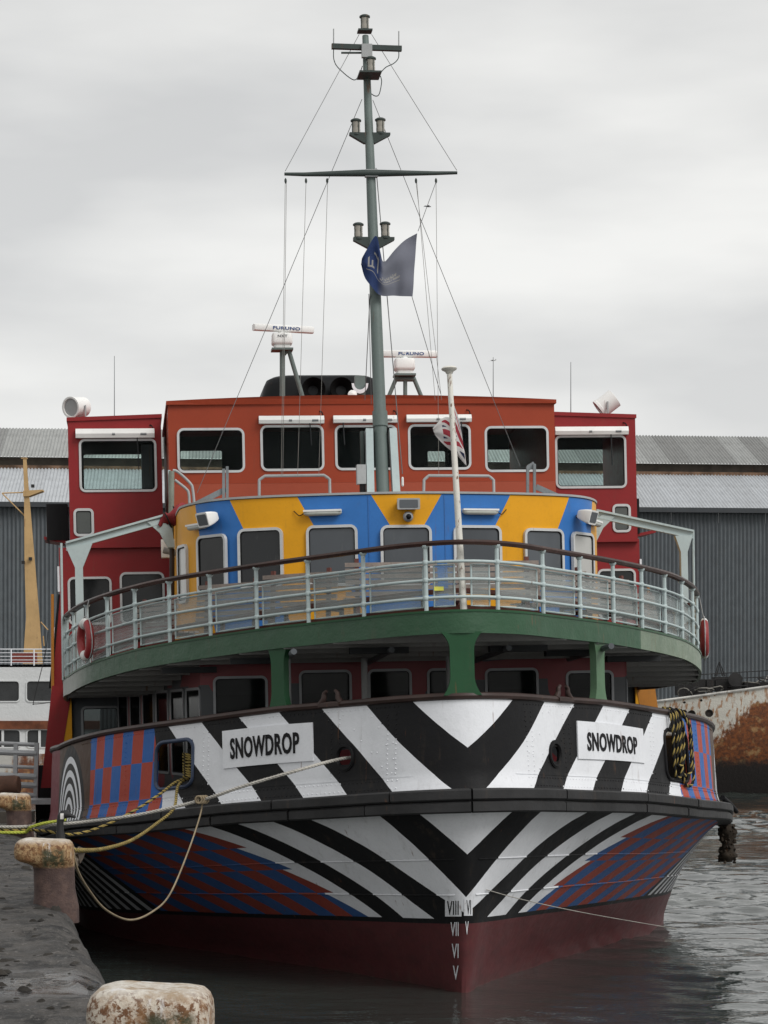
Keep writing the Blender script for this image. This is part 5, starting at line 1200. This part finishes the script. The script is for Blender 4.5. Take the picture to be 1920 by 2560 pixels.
tag(rope('white_mooring_rope', spl(path, 6) + around(fb, .27, 2.26, -30, -300), .026, [M_rw]), 'thick white mooring rope from the round fairlead across the bow to the quay', 'rope')
hl_ = SHIP @ f_bul(-4.42, .3); hl2 = SHIP @ f_bul(-4.36, .28); hi_ = SHIP @ (f_bul(-4.4, .42) + V((.35, .6, -.05)))
path = [hi_, SHIP @ (f_bul(-4.42, .33) + nrm(f_bul, -4.42, .33) * .05), W(400, 1985, 32.3), W(330, 2030, 32), W(250, 2068, 31.8), W(180, 2086, 31.6), W(120, 2078, 31.5)]
tag(rope('mooring_rope', spl(path, 6) + around(fb, .26, 2.21, -20, -310), .022, [M_ry, M_rk, M_ry]), 'yellow and black mooring rope running from the left port to the farthest bollard', 'rope')
mbp = BOL[1][0]
path = [hi_, SHIP @ (f_bul(-4.38, .3) + nrm(f_bul, -4.38, .3) * .06), W(435, 2020, 31.5), W(390, 2060, 30), W(330, 2100, 27), W(260, 2122, 23.5), W(195, 2126, 20.2), W(160, 2122, 19.75)]
tag(rope('mooring_rope', spl(path, 6), .022, [M_ry, M_rk, M_ry]), 'yellow and black mooring rope sagging to the middle bollard', 'rope')
path = [fb + V((.55, -.12, .07)), fb + V((.3, -.25, .08))]
tag(rope('lime_rope', spl([W(165, 2050, 31.35), W(110, 2058, 31.4), W(75, 2068, 31.45)], 4) + around(fb, .30, 2.18, -40, -290), .024, [M_lime]), 'bright lime rope eye looped round the farthest bollard', 'rope')
path = [W(507, 1998, 30.78), W(500, 2040, 30.7), W(470, 2130, 29.5), W(425, 2235, 27.5), (W(380, 2280, 26)), W(325, 2300, 24.5), W(265, 2275, 22.8), W(220, 2222, 21), W(192, 2170, 20), W(180, 2110, 19.75)]
tag(rope('hanging_line', spl(path, 8), .0125, [M_rb]), 'thin buff line hanging in a deep loop between the bow and the middle bollard', 'rope')
kn = W(505, 1999, 30.76); m = MB()
for k in range(4): m.tube([kn + V((cos(a) * .045, -.01 + .02 * k - .03, sin(a) * .05)) + V((.03 * (k - 1.5), 0, 0)) for a in [i * pi / 6 for i in range(12)]], .016, 6, loop=True)
tag(m.build('rope_knot', M_rb, None, 80), 'knot of buff line tied on the white mooring rope', 'knot')
# coil hung over the bulwark in the right-hand port
e = empty('rope_coil'); e.matrix_world = SHIP; tag(e, 'coil of yellow and black rope hung over the bulwark at the right', 'rope')
for k in range(4):
    u = (4.46, 4.52, 4.66, 4.6)[k]; dn = (.74, .60, .82, .70)[k]; w_ = (.07, .05, .17, .13)[k]
    def hp(uu, v, off): return f_bul(uu, v) + nrm(f_bul, uu, v) * off
    off = .075 + .035 * (k % 2); top = f_bul(u + w_ / 2, 1) + UZ * .1
    pts = [hp(u, .5, -.25), hp(u, .9, -.12), top + V((-.05, 0, 0)), hp(u, .9, off + .02), hp(u + .02, 1 - dn * .6, off), hp(u + .04 + w_, 1 - dn, off * .5), hp(u + .1 + w_ * 2, 1 - dn * .95, off), hp(u + .14 + w_ * 2, 1 - dn * .5, off), hp(u + .1 + w_ * 1.6, .9, off + .03), f_bul(u + w_ * 1.4, 1) + UZ * .1, hp(u + w_ * 1.4, .85, -.12)]
    rope('turn', spl(pts, 6), .026, [M_ry, M_rk, M_rk], 7, parent=e)
# turns round the bitt inside the left-hand port
e = empty('rope_turns'); e.matrix_world = SHIP; tag(e, 'stacked turns of yellow and black rope round the bitt in the left port', 'rope')
c = f_bul(-4.42, .5) + V((.22, .42, 0)); z0 = c.z - .16
for k in range(9):
    rope('turn', [V((c.x + .17 * cos(a), c.y + .14 * sin(a), z0 + k * .042 + .01 * sin(a * 2 + k))) for a in [i * pi / 10 for i in range(21)]], .021, [M_ry, M_rk, M_ry], 7, parent=e)
MB().tube([(c.x, c.y, 2.7), (c.x, c.y, z0 + .42)], .11, 14).build('bitt', M_black, ferry, 40)
# thin line from the bow into the water on the right
tag(rope('bow_line', spl([Pw(1216, 2224, -.2) + V((0, -.02, 0)), W(1290, 2245, 31.2), W(1400, 2270, 32.6), W(1520, 2293, 34.8), W(1690, 2322, 38.8)], 6), .007, [M_rw]), 'thin pale line slanting along the right of the bow into the water', 'rope')
# weed-grown fender and mooring arm at the right end of the belting
m = MB(); o = SHIP @ P(1818, 2062, 7.9); rings = []
for i in range(15):
    t = i / 14; r = .10 + .035 * sin(t * 9) + .02 * random.random(); r = r * (1 if t < .9 else .7); rings.append([o + V((cos(a) * r * random.uniform(.75, 1.35), sin(a) * r * random.uniform(.8, 1.3), -.66 * t)) for a in [k * pi / 8 for k in range(16)]])
m.loft(rings)
for _ in range(90): t = random.random(); a = random.random() * 6.28; p = o + V((cos(a) * .125, sin(a) * .125, -.66 * t)); m.lathe(p, V((cos(a), sin(a), random.gauss(0, .5))), [(.012, -.02), (.03, 0), (.022, .03), (.004, .045)], 5)
m.tube([o + V((0, 0, .02)), o + V((-.05, -.02, .25))], .02, 6); m.tube([o + V((-.1, -.06, -.02)), o + V((-.12, -.07, -.3))], .012, 5)
tag(m.build('hanging_fender', pm('weed', (.045, .034, .024), .9, .5, .2, .8, 40), None, 50), 'weed and mussel encrusted fender hanging under the right end of the belting', 'fender')
MB().tube([P(1806, 1994, 7.6), P(1826, 2012, 7.8), P(1842, 2030, 7.9)], [.05, .05, .04], 10).build('mooring_arm', M_black, ferry, 40)

# bollards
def paint_bollard(name, tone):
    m, b, o = newmat(name); x, y, z = coords('Object'); sp = noise(34, 6, .75); bl = noise(9, 6, .7); st = noise(7, 4, .6, (1.6, 1.6, .25))
    cream = mixc(step(sp, .47, .56), (.52, .46, .38) if tone else (.36, .24, .12), (.13, .055, .02)); cream = mixc(step(bl, .45, .62) * .75, cream, (.24, .12, .045))
    top = mixc(step(bl, .42, .62), (.62, .60, .55), (.33, .25, .17)); c = mixc(step(z + (bl - .5) * .2, .53, .60), cream, top)
    c = mixc(step(st, .60, .68) * step(z, .3, .5), c, (.60, .58, .56)); moss = step(noise(14, 6, .75, loc=(1.3, 0, 0)), .40, .52) * (1 - step(abs(x - .10), .07, .12)) * (1 - step(abs(z - .42), .06, .10)); c = mixc(moss * .92, c, (.035, .042, .018))
    brown = mixc(step(bl, .4, .65), (.05, .028, .024), (.085, .05, .04)); c = mixc(step(z + (sp - .5) * .05, .325, .355), brown, c)
    setin(b, 'Base Color', c); setin(b, 'Roughness', .75); bumpn(b, sp + bl, .7, .015); return m
MBO = [paint_bollard('bollard_pale', True), paint_bollard('bollard_rust', False)]
def bollard(loc, mt, label, rz=0, sc=1.0):
    prof = [(-.16, .10, .42, .42, .2), (-.02, .10, .42, .42, .2), (.02, .10, .405, .40, .19), (.07, .10, .385, .385, .18), (.14, .095, .365, .37, .17), (.30, .09, .36, .36, .17), (.345, .085, .365, .365, .17), (.37, .06, .41, .39, .15), (.39, .025, .465, .42, .13), (.42, .003, .5, .445, .12), (.47, 0, .508, .45, .12), (.52, 0, .50, .445, .12), (.552, 0, .475, .42, .12), (.572, 0, .43, .38, .11), (.581, 0, .36, .31, .1), (.583, 0, .2, .16, .06)]
    m = MB(); rings = []
    for z, cx_, w_, d_, r in prof:
        ring_ = []
        for px, py in rr(w_, d_, min(r, w_ / 2 - .005, d_ / 2 - .005), 9):
            n_ = .02 * math.exp(-((px + .03) / .05) ** 2) if (z > .36 and py < 0) else 0
            dz = (.012 * math.exp(-((px + .14) / .1) ** 2) - .008 * math.exp(-((px) / .05) ** 2)) if z > .5 else 0
            ring_.append(V((px + cx_ + .004 * sin(7 * z + px * 20), py + n_, z + dz)))
        rings.append(ring_)
    m.loft(rings); o = m.build('bollard', mt, None, 60); o.location = loc; o.rotation_euler = (0, 0, rz); tag(o, label, 'bollard', 'mooring bollards along the quay edge'); o.scale = (sc, sc, 1); return o
bollard(BOL[0][0], MBO[0], 'large rust-speckled cream bollard nearest the viewer at the bottom edge', 0, .96); bollard(BOL[1][0], MBO[1], 'rusty bollard with brown post and goose behind, middle of the three', .05); bollard(BOL[2][0], MBO[1], 'farthest rusty bollard with ropes looped round it, at the left edge', .1)

# goose behind the middle bollard
def goose():
    g = V((-3.18, 20.35, ZQ)); s = 1.0
    sp = [(.20, .60, .36, .012), (.20, .54, .365, .05), (.19, .43, .36, .105), (.18, .28, .345, .14), (.175, .14, .345, .145), (.172, .05, .37, .12), (.18, .0, .43, .085), (.185, 0, .49, .055), (.175, 0, .56, .04), (.17, 0, .63, .034), (.17, 0, .70, .032), (.178, 0, .745, .036), (.20, 0, .772, .043), (.228, 0, .775, .041), (.252, 0, .768, .03), (.268, 0, .762, .02), (.30, 0, .752, .014), (.318, 0, .746, .006)]
    m = MB(); pts = [g + V((x, y, z)) for x, y, z, r in sp]; m.tube(pts, [q[3] for q in sp], 12)
    for y in (-.06, .06):
        m.tube([g + V((.18 + y, .2, .24)), g + V((.18 + y, .2, .12)), g + V((.18 + y, .19, .015))], [.02, .011, .011], 7); 
        for a in (-.5, 0, .5): m.tube([g + V((.18 + y, .19, .012)), g + V((.18 + y + .06 * sin(a), .19 - .075 * cos(a), .008))], [.011, .006], 5)
    m2, b, o = newmat('goose_plumage'); x, y, z = coords('Object'); hz = z - ZQ; hx = x + 3.18
    brn = mixc(step(noise(26, 3, .5, (1, 1, 2.5)), .4, .6), (.10, .075, .055), (.19, .155, .12)); c = mixc(step(y * -1 + (noise(20, 2) - .5) * .05, -20.45, -20.39), brn, (.42, .39, .35)); c = mixc(hz > .475, c, (.010, .010, .011))
    cheek = (1 - step(abs(hx - .193), .012, .02)) * (1 - step(abs(hz - .757), .022, .032)); c = mixc(cheek, c, (.72, .71, .68)); c = mixc((hz < .22), c, (.02, .02, .02)); setin(b, 'Base Color', c); setin(b, 'Roughness', .7)
    gs = empty('goose', g); tag(gs, 'goose with black neck and white cheek standing behind the middle bollard', 'goose')
    ob = m.build('body', m2, gs, 60); ob.matrix_parent_inverse = Matrix.Translation(-g)
    w_ = MB()
    for sd in (-1, 1): w_.loft([[g + V((.18 + sd * (.125 + .02 * k), .17 - x_, z_)) for x_, z_ in ((.08, .40), (-.05, .46), (-.25, .44), (-.42, .385), (-.25, .33), (-.05, .30))] for k in (0, 1)])
    wo = w_.build('wings', pm('wing_brown', (.11, .085, .065), .75, .35, 0, .3, 30), gs, 50); wo.matrix_parent_inverse = Matrix.Translation(-g)
goose()
# gulls
def gull(c, span, hd, label, white, bank=0.0):
    m = MB(); f = V((cos(hd), sin(hd), 0)); sd = V((-sin(hd), cos(hd), 0)); up = UZ; k = span
    m.tube([c - f * .22 * k, c - f * .12 * k, c, c + f * .1 * k, c + f * .15 * k, c + f * .2 * k, c + f * .235 * k], [.012 * k, .035 * k, .05 * k, .042 * k, .03 * k, .026 * k, .004 * k], 8)
    for s in (-1, 1):
        st = [(0.03, .09, 0), (.2, .10, .055 + bank * s), (.34, .075, .04 + bank * s * 1.6), (.5, .01, .0 + bank * s * 2.4)]
        m.loft([[c + sd * s * a * k + up * z * k + f * (b_ * .6 - a * .12) * k + up * t * .008 * k, c + sd * s * a * k + up * z * k + f * (-b_ * .7 - a * .12) * k + up * t * .004 * k, c + sd * s * a * k + up * (z - .008) * k - f * a * .12 * k] for a, b_, z in st for t in (1,)])
    o = m.build('gull', pm('gull_white', (.70, .70, .70), .7, .1, 0, 0) if white else pm('gull_dark', (.09, .09, .10), .7, .1, 0, 0), None, 60); tag(o, label, 'gull', 'gulls in the air')
gull(W(1069, 516, 100), .75, .35, 'dark gull gliding beside the mast, under the right of the yard', False, .03); gull(W(1233, 901, 150), 1.0, -.6, 'pale gull flying low right of the mast near a thin aerial', True, .05)

# gangway and drum on the quay at the left edge
gw = empty('gangway', (0, 0, 0)); tag(gw, 'grey pipe-railed gangway to the ferry side, at the left edge', 'gangway'); M_gw = pm('gangway_grey', (.34, .35, .36), .5, .15, .4)
YG = 42.5
for y, r in ((1858, .04), (1880, .06), (1915, .035), (1938, .06), (1960, .06), (1985, .05)): MB().tube([W(-80, y - 3, YG), W(92, y + 4, YG)], r, 8).build('bar', M_gw, gw, 40)
for px, y1 in ((-40, 1998), (40, 1995), (92, 1995)): MB().bar(W(px, 1857, YG), W(px - 3, y1, YG), .08, .08).build('post', M_gw, gw)
MB().box(W(0, 2003, YG + .6), (2.6, 1.2, .08)).build('tread', M_gw, gw)
m = MB().lathe(W(-25, 1966, 37), (1, -.1, .05), [(.13, -.6), (.17, -.55), (.17, -.2), (.20, -.18), (.20, -.1), (.17, -.08), (.17, .42), (.15, .5), (.05, .52)], 18); tag(m.build('drum', pm('drum_rust', (.12, .06, .04), .8, .4, .3, .5, 20), None, 40), 'rust-brown drum lying on the quay behind the farthest bollard', 'drum')
tag(MB().box((-5.9, 35.2, ZQ + .09), (.5, .5, .18)).box((-6.3, 35.6, ZQ + .06), (.7, .4, .12), Matrix.Rotation(.4, 3, 'Z')).build('timber_baulks', pm('baulk', (.07, .06, .05), .85, .3, .2)), 'dark timber baulks on the quay under the gangway', 'timber')
